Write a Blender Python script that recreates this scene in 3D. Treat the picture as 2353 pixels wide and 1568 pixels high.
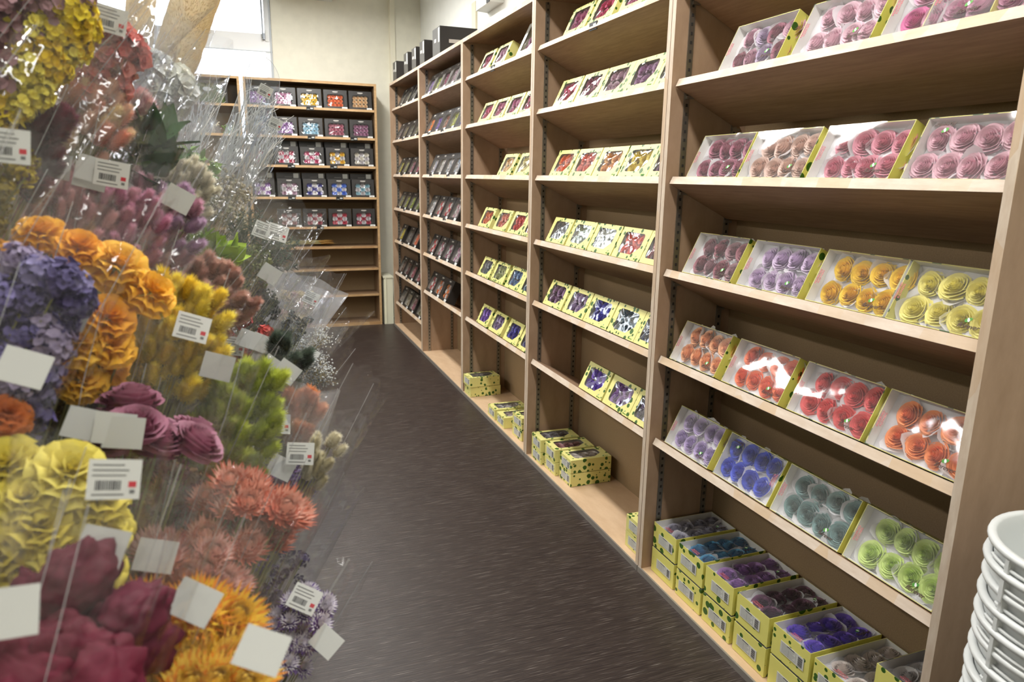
import bpy, math, random
from math import sin, cos, pi, radians
from mathutils import Vector, Matrix, noise

# ------------------------------------------------------------------ camera, world, lights
for o in list(bpy.data.objects): bpy.data.objects.remove(o)
scene = bpy.context.scene
col = scene.collection
YAW, PIT, ROL, FPX, CAMZ = 0.3582, -0.2283, 0.016, 1622.4, 1.349
FW = Vector((sin(YAW)*cos(PIT), cos(YAW)*cos(PIT), sin(PIT)))
R0 = Vector((cos(YAW), -sin(YAW), 0)); U0 = R0.cross(FW)
RR = R0*cos(ROL)+U0*sin(ROL); UU = -R0*sin(ROL)+U0*cos(ROL)
cd = bpy.data.cameras.new('camera'); cam = bpy.data.objects.new('camera', cd); col.objects.link(cam)
cd.sensor_width = 36.0; cd.lens = FPX*36/2353; cd.clip_start = 0.02; cd.clip_end = 60
m = Matrix.Identity(4)
for i in range(3): m[i][0] = RR[i]; m[i][1] = UU[i]; m[i][2] = -FW[i]
m[0][3], m[1][3], m[2][3] = 0, 0, CAMZ
cam.matrix_world = m
cd.dof.use_dof = True; cd.dof.focus_distance = 2.1; cd.dof.aperture_fstop = 7.0
scene.camera = cam
scene.view_settings.view_transform = 'Standard'; scene.view_settings.look = 'None'
scene.view_settings.gamma = 1.0; scene.view_settings.use_curve_mapping = False
scene.view_settings.exposure = 0.27
scene.cycles.max_bounces = 7; scene.cycles.transparent_max_bounces = 36; scene.cycles.adaptive_threshold = 0.025
scene.cycles.diffuse_bounces = 3; scene.cycles.glossy_bounces = 3; scene.cycles.transmission_bounces = 4
scene.cycles.caustics_reflective = False; scene.cycles.caustics_refractive = False
w = bpy.data.worlds.new('daylight'); scene.world = w; w.use_nodes = True
bg = w.node_tree.nodes['Background']; bg.inputs[0].default_value = (0.90, 0.95, 1.0, 1); bg.inputs[1].default_value = 6.0

def area(name, loc, sx, sy, power, color=(1, 1, 1), rot=(0, 0, 0), portal=False):
    l = bpy.data.lights.new(name, 'AREA'); l.shape = 'RECTANGLE'; l.size = sx; l.size_y = sy
    l.energy = power; l.color = color
    o = bpy.data.objects.new(name, l); o.location = loc; o.rotation_euler = rot; col.objects.link(o)
    if portal: l.cycles.is_portal = True
    return o
LAMPY = (-0.4, 1.4, 3.2, 5.2)
for y in LAMPY: area('fluorescent_tube_light', (0.55, y, 2.765), 0.16, 1.2, {-0.4: 16, 1.4: 29, 3.2: 24, 5.2: 38}[y], (1.0, 0.98, 0.945))
for y in (0.8, 3.0, 5.2): area('fluorescent_tube_light', (-1.9, y, 2.765), 0.16, 1.2, 16 if y < 1 else 34, (1.0, 0.98, 0.945))  # unseen left row, added to brighten the room and back wall
area('window_portal', (-0.7, 6.82, 2.2), 2.1, 1.3, 1, rot=(radians(-90), 0, 0), portal=True)

# ------------------------------------------------------------------ helpers
def lin(h):
    h = h.lstrip('#'); c = [int(h[i:i+2], 16)/255 for i in (0, 2, 4)]
    return tuple(x/12.92 if x <= .04045 else ((x+.055)/1.055)**2.4 for x in c)+(1,)
MATS = {}
def newmat(name):
    mt = bpy.data.materials.new(name); mt.use_nodes = True; MATS[name] = mt
    nt = mt.node_tree; return mt, nt, nt.nodes['Principled BSDF']
def mat(name, hexc, rough=.6, metal=0, spec=.5, sub=0, trans=0, var=0, vs=60, coat=0):
    if name in MATS: return MATS[name]
    mt, nt, b = newmat(name)
    c = lin(hexc); b.inputs['Base Color'].default_value = c
    b.inputs['Roughness'].default_value = rough; b.inputs['Metallic'].default_value = metal
    b.inputs['Specular IOR Level'].default_value = spec; b.inputs['Coat Weight'].default_value = coat
    if var:
        tc = nt.nodes.new('ShaderNodeTexCoord'); n = nt.nodes.new('ShaderNodeTexNoise'); n.inputs['Scale'].default_value = vs
        r = nt.nodes.new('ShaderNodeValToRGB')
        r.color_ramp.elements[0].position = .3; r.color_ramp.elements[1].position = .7
        r.color_ramp.elements[0].color = tuple(x*(1-var) for x in c[:3])+(1,)
        r.color_ramp.elements[1].color = tuple(min(1, x*(1+var)) for x in c[:3])+(1,)
        nt.links.new(tc.outputs['Object'], n.inputs['Vector']); nt.links.new(n.outputs[0], r.inputs[0])
        nt.links.new(r.outputs[0], b.inputs['Base Color'])
    if trans:
        t = nt.nodes.new('ShaderNodeBsdfTranslucent'); t.inputs[0].default_value = c
        mx = nt.nodes.new('ShaderNodeMixShader'); mx.inputs[0].default_value = trans
        nt.links.new(b.outputs[0], mx.inputs[1]); nt.links.new(t.outputs[0], mx.inputs[2])
        nt.links.new(mx.outputs[0], nt.nodes['Material Output'].inputs[0])
    return mt
def wood(name, c1, c2, scale=(3, 3, 40), rough=.55, patch=0, patchc='#b98f62'):
    """plywood: fine grain lines stretched along one axis"""
    mt, nt, b = newmat(name); N = nt.nodes.new; L = nt.links.new
    tc = N('ShaderNodeTexCoord'); mp = N('ShaderNodeMapping'); mp.inputs['Scale'].default_value = scale
    n = N('ShaderNodeTexNoise'); n.inputs['Scale'].default_value = 4; n.inputs['Detail'].default_value = 6; n.inputs['Roughness'].default_value = .65
    r = N('ShaderNodeValToRGB'); r.color_ramp.elements[0].position = .28; r.color_ramp.elements[1].position = .72
    r.color_ramp.elements[0].color = lin(c1); r.color_ramp.elements[1].color = lin(c2)
    L(tc.outputs['Object'], mp.inputs[0]); L(mp.outputs[0], n.inputs['Vector']); L(n.outputs[0], r.inputs[0])
    out = r.outputs[0]
    if patch:
        v = N('ShaderNodeTexVoronoi'); v.inputs['Scale'].default_value = patch
        mp2 = N('ShaderNodeMapping'); mp2.inputs['Scale'].default_value = (.3, 1, .3) if patch > 0 else (1, .3, .3)
        L(tc.outputs['Object'], mp2.inputs[0]); L(mp2.outputs[0], v.inputs['Vector'])
        sp = N('ShaderNodeSeparateColor'); L(v.outputs['Color'], sp.inputs[0])
        rr = N('ShaderNodeValToRGB'); rr.color_ramp.elements[0].position = .55; rr.color_ramp.elements[1].position = 1
        rr.color_ramp.elements[0].color = (0, 0, 0, 1); rr.color_ramp.elements[1].color = (.55, .55, .55, 1)
        L(sp.outputs[0], rr.inputs[0])
        mx = N('ShaderNodeMix'); mx.data_type = 'RGBA'; mx.inputs[7].default_value = lin(patchc)
        L(rr.outputs[0], mx.inputs[0]); L(out, mx.inputs[6]); out = mx.outputs[2]
    L(out, b.inputs['Base Color']); b.inputs['Roughness'].default_value = rough
    return mt
def leafcard(name, base, leaf, scale=38, thr=.30):
    """printed card: scattered small green leaves on a plain ground"""
    mt, nt, b = newmat(name); N = nt.nodes.new; L = nt.links.new
    tc = N('ShaderNodeTexCoord'); oi = N('ShaderNodeObjectInfo'); ad = N('ShaderNodeVectorMath'); ad.operation = 'ADD'
    L(tc.outputs['Object'], ad.inputs[0])
    v = N('ShaderNodeTexVoronoi'); v.inputs['Scale'].default_value = scale; v.inputs['Randomness'].default_value = .75
    L(oi.outputs['Random'], ad.inputs[1]); L(ad.outputs[0], v.inputs['Vector'])
    sp = N('ShaderNodeSeparateColor'); L(v.outputs['Color'], sp.inputs[0])
    mu = N('ShaderNodeMath'); mu.operation = 'MULTIPLY'; mu.inputs[1].default_value = thr
    L(sp.outputs[0], mu.inputs[0])
    lt = N('ShaderNodeMath'); lt.operation = 'LESS_THAN'; L(v.outputs['Distance'], lt.inputs[0]); L(mu.outputs[0], lt.inputs[1])
    mx = N('ShaderNodeMix'); mx.data_type = 'RGBA'; mx.inputs[6].default_value = lin(base); mx.inputs[7].default_value = lin(leaf)
    L(lt.outputs[0], mx.inputs[0]); L(mx.outputs[2], b.inputs['Base Color']); b.inputs['Roughness'].default_value = .45
    return mt
def film(name, haze=.05, gloss=.10, rough=.06, bump=.0, bscale=30, tint=(1, 1, 1), mx=None):
    """clear plastic film: mostly see-through, sharp reflections, a little milky"""
    mt, nt, b = newmat(name); N = nt.nodes.new; L = nt.links.new
    nt.nodes.remove(b); out = nt.nodes['Material Output']
    t = N('ShaderNodeBsdfTransparent'); t.inputs[0].default_value = tint+(1,)
    g = N('ShaderNodeBsdfGlossy'); g.inputs['Roughness'].default_value = rough
    d = N('ShaderNodeBsdfDiffuse'); d.inputs[0].default_value = (.9, .92, .95, 1)
    tl = N('ShaderNodeBsdfTranslucent'); tl.inputs[0].default_value = (.9, .92, .95, 1)
    m0 = N('ShaderNodeMixShader'); m0.inputs[0].default_value = .5; L(d.outputs[0], m0.inputs[1]); L(tl.outputs[0], m0.inputs[2])
    fr = N('ShaderNodeLayerWeight'); fr.inputs['Blend'].default_value = .25
    mr = N('ShaderNodeMapRange'); mr.inputs['To Min'].default_value = gloss; mr.inputs['To Max'].default_value = mx or min(.75, gloss*4+.25)
    L(fr.outputs['Facing'], mr.inputs['Value'])
    m1 = N('ShaderNodeMixShader'); m1.inputs[0].default_value = haze; L(t.outputs[0], m1.inputs[1]); L(m0.outputs[0], m1.inputs[2])
    m2 = N('ShaderNodeMixShader'); L(mr.outputs[0], m2.inputs[0]); L(m1.outputs[0], m2.inputs[1]); L(g.outputs[0], m2.inputs[2])
    L(m2.outputs[0], out.inputs[0])
    if bump:
        tc = N('ShaderNodeTexCoord'); n = N('ShaderNodeTexNoise'); n.inputs['Scale'].default_value = bscale; n.inputs['Detail'].default_value = 2
        bp = N('ShaderNodeBump'); bp.inputs['Strength'].default_value = bump; bp.inputs['Distance'].default_value = .01
        L(tc.outputs['Object'], n.inputs['Vector']); L(n.outputs[0], bp.inputs['Height']); L(bp.outputs[0], g.inputs['Normal'])
    return mt

class MB:
    def __init__(s): s.v = []; s.f = []; s.m = []; s.smooth = []
    def vert(s, p): s.v.append(tuple(p)); return len(s.v)-1
    def face(s, idx, mi=0, sm=False): s.f.append(tuple(idx)); s.m.append(mi); s.smooth.append(sm)
    def box(s, lo, hi, mi=0, fm=None, M=None):
        fm = fm or {}
        P = [Vector((x, y, z)) for z in (lo[2], hi[2]) for y in (lo[1], hi[1]) for x in (lo[0], hi[0])]
        if M: P = [M @ p for p in P]
        b = len(s.v); s.v += [tuple(p) for p in P]
        for key, q in (('-z', (0, 2, 3, 1)), ('+z', (4, 5, 7, 6)), ('-y', (0, 1, 5, 4)), ('+y', (2, 6, 7, 3)), ('-x', (0, 4, 6, 2)), ('+x', (1, 3, 7, 5))):
            s.face([b+i for i in q], fm.get(key, mi))
    def grid(s, fn, nu, nv, mi=0, sm=True, closeu=False):
        b = len(s.v)
        for j in range(nv+1):
            for i in range(nu if closeu else nu+1):
                s.v.append(tuple(fn(i/nu, j/nv)))
        W = nu if closeu else nu+1
        for j in range(nv):
            for i in range(nu):
                i2 = (i+1) % W if closeu else i+1
                s.face((b+j*W+i, b+j*W+i2, b+(j+1)*W+i2, b+(j+1)*W+i), mi(i, j) if callable(mi) else mi, sm)
    def tube(s, pts, r, mi=0, n=5, taper=1.0):
        b = len(s.v); K = len(pts)
        pts = [Vector(p) for p in pts]
        for k, p in enumerate(pts):
            d = (pts[min(k+1, K-1)]-pts[max(k-1, 0)]).normalized()
            a = d.orthogonal().normalized() if k == 0 else (a-d*a.dot(d)).normalized()
            c = d.cross(a); rr = r*(1+(taper-1)*k/(K-1))
            for i in range(n):
                t = 2*pi*i/n; s.v.append(tuple(p+(a*cos(t)+c*sin(t))*rr))
        for k in range(K-1):
            for i in range(n):
                s.face((b+k*n+i, b+k*n+(i+1) % n, b+(k+1)*n+(i+1) % n, b+(k+1)*n+i), mi, True)
    def lathe(s, prof, n=32, mi=0, sm=True, c=(0, 0)):
        b = len(s.v)
        for r, z in prof:
            for i in range(n):
                t = 2*pi*i/n; s.v.append((c[0]+r*cos(t), c[1]+r*sin(t), z))
        for k in range(len(prof)-1):
            for i in range(n):
                s.face((b+k*n+i, b+k*n+(i+1) % n, b+(k+1)*n+(i+1) % n, b+(k+1)*n+i), mi, sm)
    def poly(s, pts, mi=0): b = len(s.v); s.v += [tuple(p) for p in pts]; s.face(range(b, b+len(pts)), mi)
    def prism(s, pts, z0, z1, mi=0, mt=None):
        b = len(s.v); n = len(pts)
        s.v += [(x, y, z0) for x, y in pts]+[(x, y, z1) for x, y in pts]
        s.face([b+i for i in range(n)][::-1], mi); s.face([b+n+i for i in range(n)], mi if mt is None else mt)
        for i in range(n): s.face((b+i, b+(i+1) % n, b+n+(i+1) % n, b+n+i), mi)
    def mesh(s, name, mats):
        me = bpy.data.meshes.new(name); me.from_pydata(s.v, [], s.f)
        for x in mats: me.materials.append(x)
        me.polygons.foreach_set('material_index', s.m); me.polygons.foreach_set('use_smooth', s.smooth)
        me.update(); return me
    def build(s, name, mats, parent=None, M=None):
        if not isinstance(mats, (list, tuple)): mats = [mats]
        return put(name, s.mesh(name, mats), parent, M)
def put(name, me, parent=None, M=None, mats=None):
    o = bpy.data.objects.new(name, me); col.objects.link(o)
    if parent: o.parent = parent
    if M is not None: o.matrix_basis = M
    if mats:
        for i, x in enumerate(mats):
            if x: o.material_slots[i].link = 'OBJECT'; o.material_slots[i].material = x
    return o
def thing(name, label, cat, M=None, group=None):
    o = bpy.data.objects.new(name, None); o.empty_display_size = .05; col.objects.link(o)
    if M is not None: o.matrix_basis = M
    return tag(o, label, cat, group)
def tag(o, label, cat, group=None):
    o['label'] = label; o['category'] = cat
    if group: o['group'] = group
    return o
def struct(o): o['kind'] = 'structure'; return o
T = Matrix.Translation
def frame(o, X, Y, Z):
    M = Matrix.Identity(4)
    for i in range(3): M[i][0] = X[i]; M[i][1] = Y[i]; M[i][2] = Z[i]; M[i][3] = o[i]
    return M
def px(u, v, d):
    """world point seen at photo pixel u, v, at depth d metres in front of the lens"""
    r = FW+RR*((u-1176.5)/FPX)-UU*((v-784)/FPX); return Vector((0, 0, CAMZ))+r*d
rnd = random.Random(7)

# ------------------------------------------------------------------ materials
PLY = wood('plywood_side', '#9c7f64', '#b3967b', (3, 3, 1.2)); PLYH = wood('plywood_shelf', '#97775f', '#b39376', (30, 2, 30))
EDGE = wood('birch_edge', '#c4ae98', '#dccdbb', (12, 12, 3), patch=9, patchc='#c19a6b')
EDGEY = wood('birch_front_edge', '#c6b19c', '#dfd0c0', (14, 3, 14), patch=12, patchc='#c8a677')
HARD = wood('hardboard', '#8a7253', '#9a8161', (60, 60, 60), .8)
DECK = wood('deck_plywood', '#cbaa87', '#dbbd9b', (5, 2, 5))
OAK = wood('oak_edge', '#b08a5c', '#d3b183', (3, 20, 20), patch=-10 and 10, patchc='#a5774a')
DKPLY = wood('plywood_dark', '#7b6148', '#927557', (2, 20, 2))
STEEL = mat('slotted_steel', '#9c9890', .35, .9)
SLOT = mat('slot_dark', '#2a2520', .8)
ALU = mat('edge_trim', '#a59f98', .4, .5)
WALLM = mat('painted_wall', '#f2efdf', .85, var=.03, vs=14)
WALLR = mat('painted_wall_right', '#f4f5ef', .85, var=.02, vs=14)
CEIL = mat('ceiling_white', '#f0efe8', .9)
WHITE = mat('white_gloss', '#eef0ee', .35)
CREAM = mat('cream_cover', '#e6e4cc', .5)
CARD = leafcard('leaf_print_card', '#e6e07c', '#35601a', 36, .46)
CARD2 = leafcard('leaf_print_card_fine', '#e6e08e', '#35601a', 46, .50)
INNER = mat('card_inside', '#f8f6f0', .7)
FROST = mat('tissue_white', '#f8f6fa', .6, trans=.3)
PAPER = mat('paper_cup_white', '#f9f7fa', .6, trans=.4)
SLEEVE = film('box_cover_film', .08, .025, .05, .15, 9, mx=.28)
WINF = film('box_window_film', .03, .07, .05, .7, 9)
DWINF = film('dark_box_window_film', .03, .06, .08, .5, 22)
CELLO = film('cellophane', .012, .018, .07, 1.0, 25, mx=.20)
CELLOB = film('cellophane_bright', .03, .04, .07, 1.0, 22, (.97, .98, 1.0), mx=.35)
CELLOT = film('cellophane_twig', .06, .06, .06, 1.0, 14, (.90, .94, 1.0), mx=.4)
CELLOM = film('cellophane_milky', .25, .04, .2, .6, 18, (.95, .95, 1.0), mx=.3)
BLACK = mat('black_card', '#2b2826', .45)
BLACKP = mat('black_plastic', '#161514', .5)
TAGW = mat('tag_white', '#d3d4cf', .6)
TAGB = mat('tag_backing', '#bfc0bb', .6)
INK = mat('ink_grey', '#6f706f', .7)
INKD = mat('ink_black', '#26262a', .7)
REDP = mat('print_red', '#c0343f', .6)
PINKP = mat('print_red_soft', '#cf6a72', .6)
GREENP = mat('print_green', '#4f9a35', .5)
BROWNP = mat('print_brown', '#55423a', .6)
FEDGE = film('film_edge', .55, .25, .1, mx=.5)
STEMG = mat('stem_green', '#7c8a4a', .7); STEMT = mat('stem_straw', '#b5a26a', .7)
# ------------------------------------------------------------------ the room
X0, BW, YE = 1.217, 1.1, 1.946
def simple(name, lo, hi, mt):
    b = MB(); b.box(lo, hi); return struct(b.build(name, mt))
def floor_mat():
    mt, nt, b = newmat('vinyl_floor'); N = nt.nodes.new; L = nt.links.new
    tc = N('ShaderNodeTexCoord')
    def streak(scale, lo, hi):
        mp = N('ShaderNodeMapping'); mp.inputs['Scale'].default_value = scale; mp.inputs['Rotation'].default_value = (0, 0, radians(-14))
        n = N('ShaderNodeTexNoise'); n.inputs['Scale'].default_value = 1; n.inputs['Detail'].default_value = 3
        L(tc.outputs['Object'], mp.inputs[0]); L(mp.outputs[0], n.inputs['Vector'])
        r = N('ShaderNodeMapRange'); r.inputs['From Min'].default_value = lo; r.inputs['From Max'].default_value = hi
        L(n.outputs[0], r.inputs['Value']); return r.outputs[0]
    a = streak((9, 260, 1), .3, .7); c = streak((11, 420, 1), .60, .80)
    r = N('ShaderNodeValToRGB'); r.color_ramp.elements[0].color = lin('#261e1d'); r.color_ramp.elements[1].color = lin('#443a35')
    L(a, r.inputs[0])
    mx = N('ShaderNodeMix'); mx.data_type = 'RGBA'; mx.inputs[7].default_value = lin('#a0968e'); L(c, mx.inputs[0]); L(r.outputs[0], mx.inputs[6])
    L(mx.outputs[2], b.inputs['Base Color']); b.inputs['Roughness'].default_value = .40; b.inputs['Specular IOR Level'].default_value = .32
    bp = N('ShaderNodeBump'); bp.inputs['Strength'].default_value = .25; bp.inputs['Distance'].default_value = .002
    L(a, bp.inputs['Height']); L(bp.outputs[0], b.inputs['Normal'])
    return mt
simple('floor', (-3.2, -1.6, -.05), (1.62, 6.8, 0), floor_mat())
simple('ceiling', (-3.2, -1.6, 2.9), (1.66, 6.8, 2.95), CEIL)
simple('wall_right', (1.58, -1.6, 0), (1.66, 6.75, 2.9), WALLR)
simple('wall_left', (-3.28, -1.6, 0), (-3.2, 6.8, 2.9), WALLM)
simple('wall_front', (-3.2, -1.68, 0), (1.66, -1.6, 2.9), WALLM)
b = MB()   # back wall with the window opening
wx0, wx1, wz0, wz1 = -1.75, .30, 1.55, 2.86
b.box((-3.2, 6.75, 0), (wx0, 6.85, 2.9)); b.box((wx1, 6.75, 0), (1.58, 6.85, 2.9))
b.box((wx0, 6.75, 0), (wx1, 6.85, wz0)); b.box((wx0, 6.75, wz1), (wx1, 6.85, 2.9))
struct(b.build('wall_back', WALLM))
simple('trim_1', (1.31, 6.70, 0), (1.58, 6.75, 2.9), WALLM)
simple('trim_2', (1.302, 6.685, 0), (1.345, 6.75, 2.9), mat('trim_cream', '#f2edd8', .6))
b = MB(); b.box((1.142, 6.42, 0), (1.225, 6.70, .43)); b.box((1.136, 6.414, .43), (1.228, 6.70, .445)); b.box((1.156, 6.414, .01), (1.162, 6.42, .43))
struct(b.build('trim_3', CREAM))
simple('trim_4', (1.565, 5.00, 2.1), (1.58, 5.09, 2.52), mat('trunking_cream', '#e3dcc4', .6))
# window
b = MB()
fz = [(wz0, wz0+.05), (2.36, 2.50), (wz1-.05, wz1)]
for z0, z1 in fz: b.box((wx0, 6.765, z0), (wx1, 6.825, z1))
for x0, x1 in ((wx0, wx0+.05), (-.72, -.66), (wx1-.055, wx1)): b.box((x0, 6.76, wz0), (x1, 6.83, wz1))
b.box((wx0, 6.755, 2.352), (wx1, 6.765, 2.36), 1); b.box((wx1-.012, 6.742, wz0), (wx1-.004, 6.76, wz1), 1)
win = struct(b.build('window_1', [mat('window_frame_white', '#f6f8fa', .4), mat('window_gasket', '#c3cad0', .5)]))
GL = film('window_glass', 0, .03, .02)
for z0, z1 in ((wz0+.05, 2.36), (2.50, wz1-.05)):
    for x0, x1 in ((wx0+.05, -.72), (-.66, wx1-.055)):
        b = MB(); b.box((x0, 6.79, z0), (x1, 6.794, z1)); b.build('window_pane', GL, win)
b = MB(); b.box((.222, 6.735, 2.47), (.236, 6.765, 2.86)); b.box((.228, 6.72, 2.45), (.244, 6.765, 2.50)); b.box((.250, 6.75, 2.44), (.275, 6.765, 2.53), 1)
b.build('window_catch', [mat('catch_grey', '#7d8288', .4, .6), WHITE], win)
# unit high on the back wall, only its underside edge shows
t = thing('air_conditioner', 'white air conditioner casing at the very top of the cream back wall', 'air conditioner', T((.58, 6.63, 2.80)))
b = MB(); b.box((-.23, -.10, 0), (.23, .12, .1)); b.build('casing', WHITE, t)
b = MB(); b.box((-.21, -.104, .012), (.21, -.10, .03)); b.build('air_slot', mat('slot_grey', '#8f918c', .6), t)
t = thing('ceiling_fitting', 'pale fitting on the upper right wall above the bookcase tops', 'fitting', T((1.55, 4.62, 2.40)))
b = MB(); b.prism([(-.06, -.16), (.03, -.16), (.03, .16), (-.06, .13)], 0, .16); b.build('housing', mat('fitting_pale', '#dfe0da', .5), t)
b = MB(); b.box((-.065, -.155, .0), (-.06, -.10, .05)); b.build('dark_inlet', BLACKP, t)
# lamp housings above the frame; the left row's go with the added lamps
for k, (x, y) in enumerate([(.55, yy) for yy in LAMPY]+[(-1.9, .8), (-1.9, 3.0), (-1.9, 5.2)]):
    t = thing('ceiling_light', 'white fluorescent batten lamp fixed on the ceiling along the aisle', 'lamp', T((x, y, 2.772)), 'fluorescent ceiling lamps')
    b = MB(); b.box((-.11, -.63, .0), (.11, .63, .128)); b.build('housing', WHITE, t)
    b = MB(); b.box((-.09, -.615, -.003), (.09, -.605, 0)); b.build('end_cap', CREAM, t)

# ------------------------------------------------------------------ bookcases
TH = radians(26); SN, CS = sin(TH), cos(TH)
NV = Vector((SN, 0, CS)); DV = Vector((CS, 0, -SN))          # shelf normal, shelf depth direction
HB = 2.109; DEP = .285; PT = .02
SH = [1.905, 1.642, 1.358, 1.073, .790, .506]                 # front top edge heights of the six tilted shelves
NAMES = ['nearest', 'second nearest', 'third nearest', 'fourth nearest', 'farthest']
def standard(b, x, y, side, z0=.02, z1=2.08):
    y2 = y+side*.004
    b.box((x-.0095, min(y, y2), z0), (x+.0095, max(y, y2), z1))
    z = z0+.02
    while z < z1: b.box((x-.0035, min(y, y+side*.0048), z), (x+.0035, max(y, y+side*.0048), z+.009), 1); z += .0254
bays = {}
for k in range(5):
    y0 = YE-BW+BW*k; y1 = y0+BW
    root = thing('bookcase', f'tall light plywood bookcase with tilted shelves, {NAMES[k]} to the camera on the right', 'bookcase', T((X0, y0, 0)), 'row of bookcases along the right wall')
    bays[k] = root
    e = .0015
    for j, (a, c) in enumerate(((e, PT), (BW-PT, BW-e))):
        b = MB(); b.box((0, a, 0), (DEP, c, HB), 0, {'-x': 1}); b.build('side_panel', [PLY, EDGE], root)
    b = MB(); b.box((DEP-.006, PT, .02), (DEP, BW-PT, HB-PT)); b.build('back_panel', HARD, root)
    b = MB(); b.box((0, PT, HB-PT), (DEP, BW-PT, HB), 0, {'-x': 1}); b.build('top_panel', [PLYH, EDGEY], root)
    b = MB(); b.box((0.002, PT, 0), (DEP-.006, BW-PT, .02), 0, {'-x': 1}); b.box((-.004, 0.002, 0), (.002, BW-.002, .021), 1); b.build('bottom_board', [DECK, ALU], root)
    for x in (.055, .235):
        for yy, sd in ((PT, 1), (BW-PT, -1)):
            b = MB(); standard(b, x, yy, sd); b.build('shelf_standard', [STEEL, SLOT], root)
    lv = list(SH) + ([.235] if k == 4 else [])
    for z in lv:
        b = MB(); M = frame((.021, 0, z), DV, (0, 1, 0), NV)
        b.box((0, PT+.006, -.024), (.247, BW-PT-.006, 0), 0, {'-x': 1}, M)
        b.build('shelf', [PLYH, EDGEY], root)
        for yy in (PT+.005, BW-PT-.011):
            for q in ((.05, .075, -.055, -.046), (.225, .25, -.142, -.134)):
                b = MB(); b.box((q[0], yy, z+q[2]), (q[1], yy+.006, z+q[3])); b.build('shelf_clip', STEEL, root)
# bookcases on the far wall
YB = 6.424
SB = [(1.895, 9), (1.66, 9), (1.42, 8), (1.155, 8), (.90, 6), (.725, 0), (.527, 0), (.29, 0)]
for k, (xa, xb) in enumerate(((.042, 1.119), (-1.06, .017))):
    root = thing('bookcase', ['wooden wall bookcase beside the back corner, right half, lower shelves bare', 'wooden wall bookcase under the window, left half behind the bouquets'][k], 'bookcase', T((xa, YB, 0)), 'bookcases on the back wall')
    W = xb-xa
    for a, c in ((0, .02), (W-.02, W)):
        b = MB(); b.box((a, 0, 0), (c, .27, HB), 0, {'-y': 1}); b.build('side_panel', [DKPLY, OAK], root)
    b = MB(); b.box((.02, .265, .02), (W-.02, .27, HB-.02)); b.build('back_panel', HARD, root)
    b = MB(); b.box((.02, 0, HB-.02), (W-.02, .265, HB), 0, {'-y': 1}); b.build('top_panel', [DKPLY, OAK], root)
    b = MB(); b.box((.02, .004, 0), (W-.02, .265, .03), 0, {'-y': 1}); b.build('bottom_board', [DKPLY, OAK], root)
    for z, tl in SB:
        a = radians(tl); M = frame((0, .004, z), (1, 0, 0), (0, cos(a), -sin(a)), (0, sin(a), cos(a)))
        b = MB(); b.box((.022, 0, -.02), (W-.022, .255, 0), 0, {'-y': 1}, M); b.build('shelf', [DKPLY, OAK], root)

# ------------------------------------------------------------------ roses
def petal_rows(b, layers, R, H, seed, mi=0):
    r_ = random.Random(seed)
    for li, (n, rb, rt, z0, h, span, curl) in enumerate(layers):
        off = r_.random()*6
        for k in range(n):
            a0 = off+2*pi*k/n+r_.uniform(-.1, .1); tl = r_.uniform(-.06, .06)
            def f(u, v, a0=a0, rb=rb, rt=rt, z0=z0, h=h, span=span, curl=curl, tl=tl):
                s_ = u*2-1
                a = a0+s_*span/2
                r = (rb+(rt-rb)*v**1.3+.035*s_+curl*max(0, v-.7)*(1+.4*abs(s_)))*R
                z = (z0+(h*(1-.16*abs(s_)**2.5)-curl*.25*max(0, v-.7))*v+tl*v)*H
                return (r*cos(a), r*sin(a), z)
            b.grid(f, 6, 6, lambda i, j: 0 if j < 5 else 1)
def rose_mesh(name, R, H, seed):
    b = MB()
    petal_rows(b, [(1, .02, .05, .50, .50, 5.6, 0), (2, .07, .13, .46, .54, 3.9, .06), (2, .15, .22, .42, .57, 3.7, .10), (3, .24, .32, .36, .61, 2.7, .14), (3, .34, .43, .28, .64, 2.7, .2),
                   (4, .44, .55, .2, .65, 2.1, .3), (4, .54, .69, .12, .63, 2.0, .42), (5, .62, .83, .05, .58, 1.65, .5), (5, .66, .96, 0, .46, 1.6, .5)], R, H, seed)
    b.lathe([(.9*R, .06*H), (.72*R, .22*H), (.5*R, .40*H), (.25*R, .58*H), (.02*R, .66*H)], 14, 0)
    me = b.mesh(name, [PAPER, PAPER]); return me
ROSES = [rose_mesh('rose', .0275, .030, s) for s in (1, 2, 3)]
ROSES_S = []
for s in (4, 5):
    b = MB(); petal_rows(b, [(2, .05, .15, .2, .75, 3.6, 0), (3, .2, .38, .1, .85, 2.8, .1), (4, .35, .62, 0, .85, 2.1, .3), (5, .4, .9, 0, .7, 1.8, .5)], .024, .028, s)
    b.lathe([(.02, .004), (.014, .010), (.006, .017), (.0005, .019)], 12, 0)
    ROSES_S.append(b.mesh('rose', [PAPER, PAPER]))
def cup_mesh(seed):
    r_ = random.Random(seed); ph = [r_.random()*6 for _ in range(3)]
    b = MB()
    def f(u, v):
        a = u*2*pi; w_ = 1+.14*sin(3*a+ph[0])+.08*sin(5*a+ph[1])
        r = (.010+.023*v)*(1+(w_-1)*v); return (r*cos(a), r*sin(a), -.004+.018*v**1.3*(1+.35*sin(2*a+ph[2])))
    b.grid(f, 20, 3, closeu=True); return b.mesh('paper_cup', [PAPER])
CUPS = [cup_mesh(s) for s in (1, 2, 3)]
def shift(c, f):
    v = [int(c[i:i+2], 16) for i in (1, 3, 5)]
    v = [x*f for x in v] if f < 1 else [x+(255-x)*(f-1) for x in v]
    return '#'+''.join('%02x' % max(0, min(255, int(x))) for x in v)
def rosemats(c): return [mat('petals_'+c.strip('#'), shift(c, .98), .6, trans=.05), mat('petal_rims_'+c.strip('#'), shift(c, 1.2), .6, trans=.05)]
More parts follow.
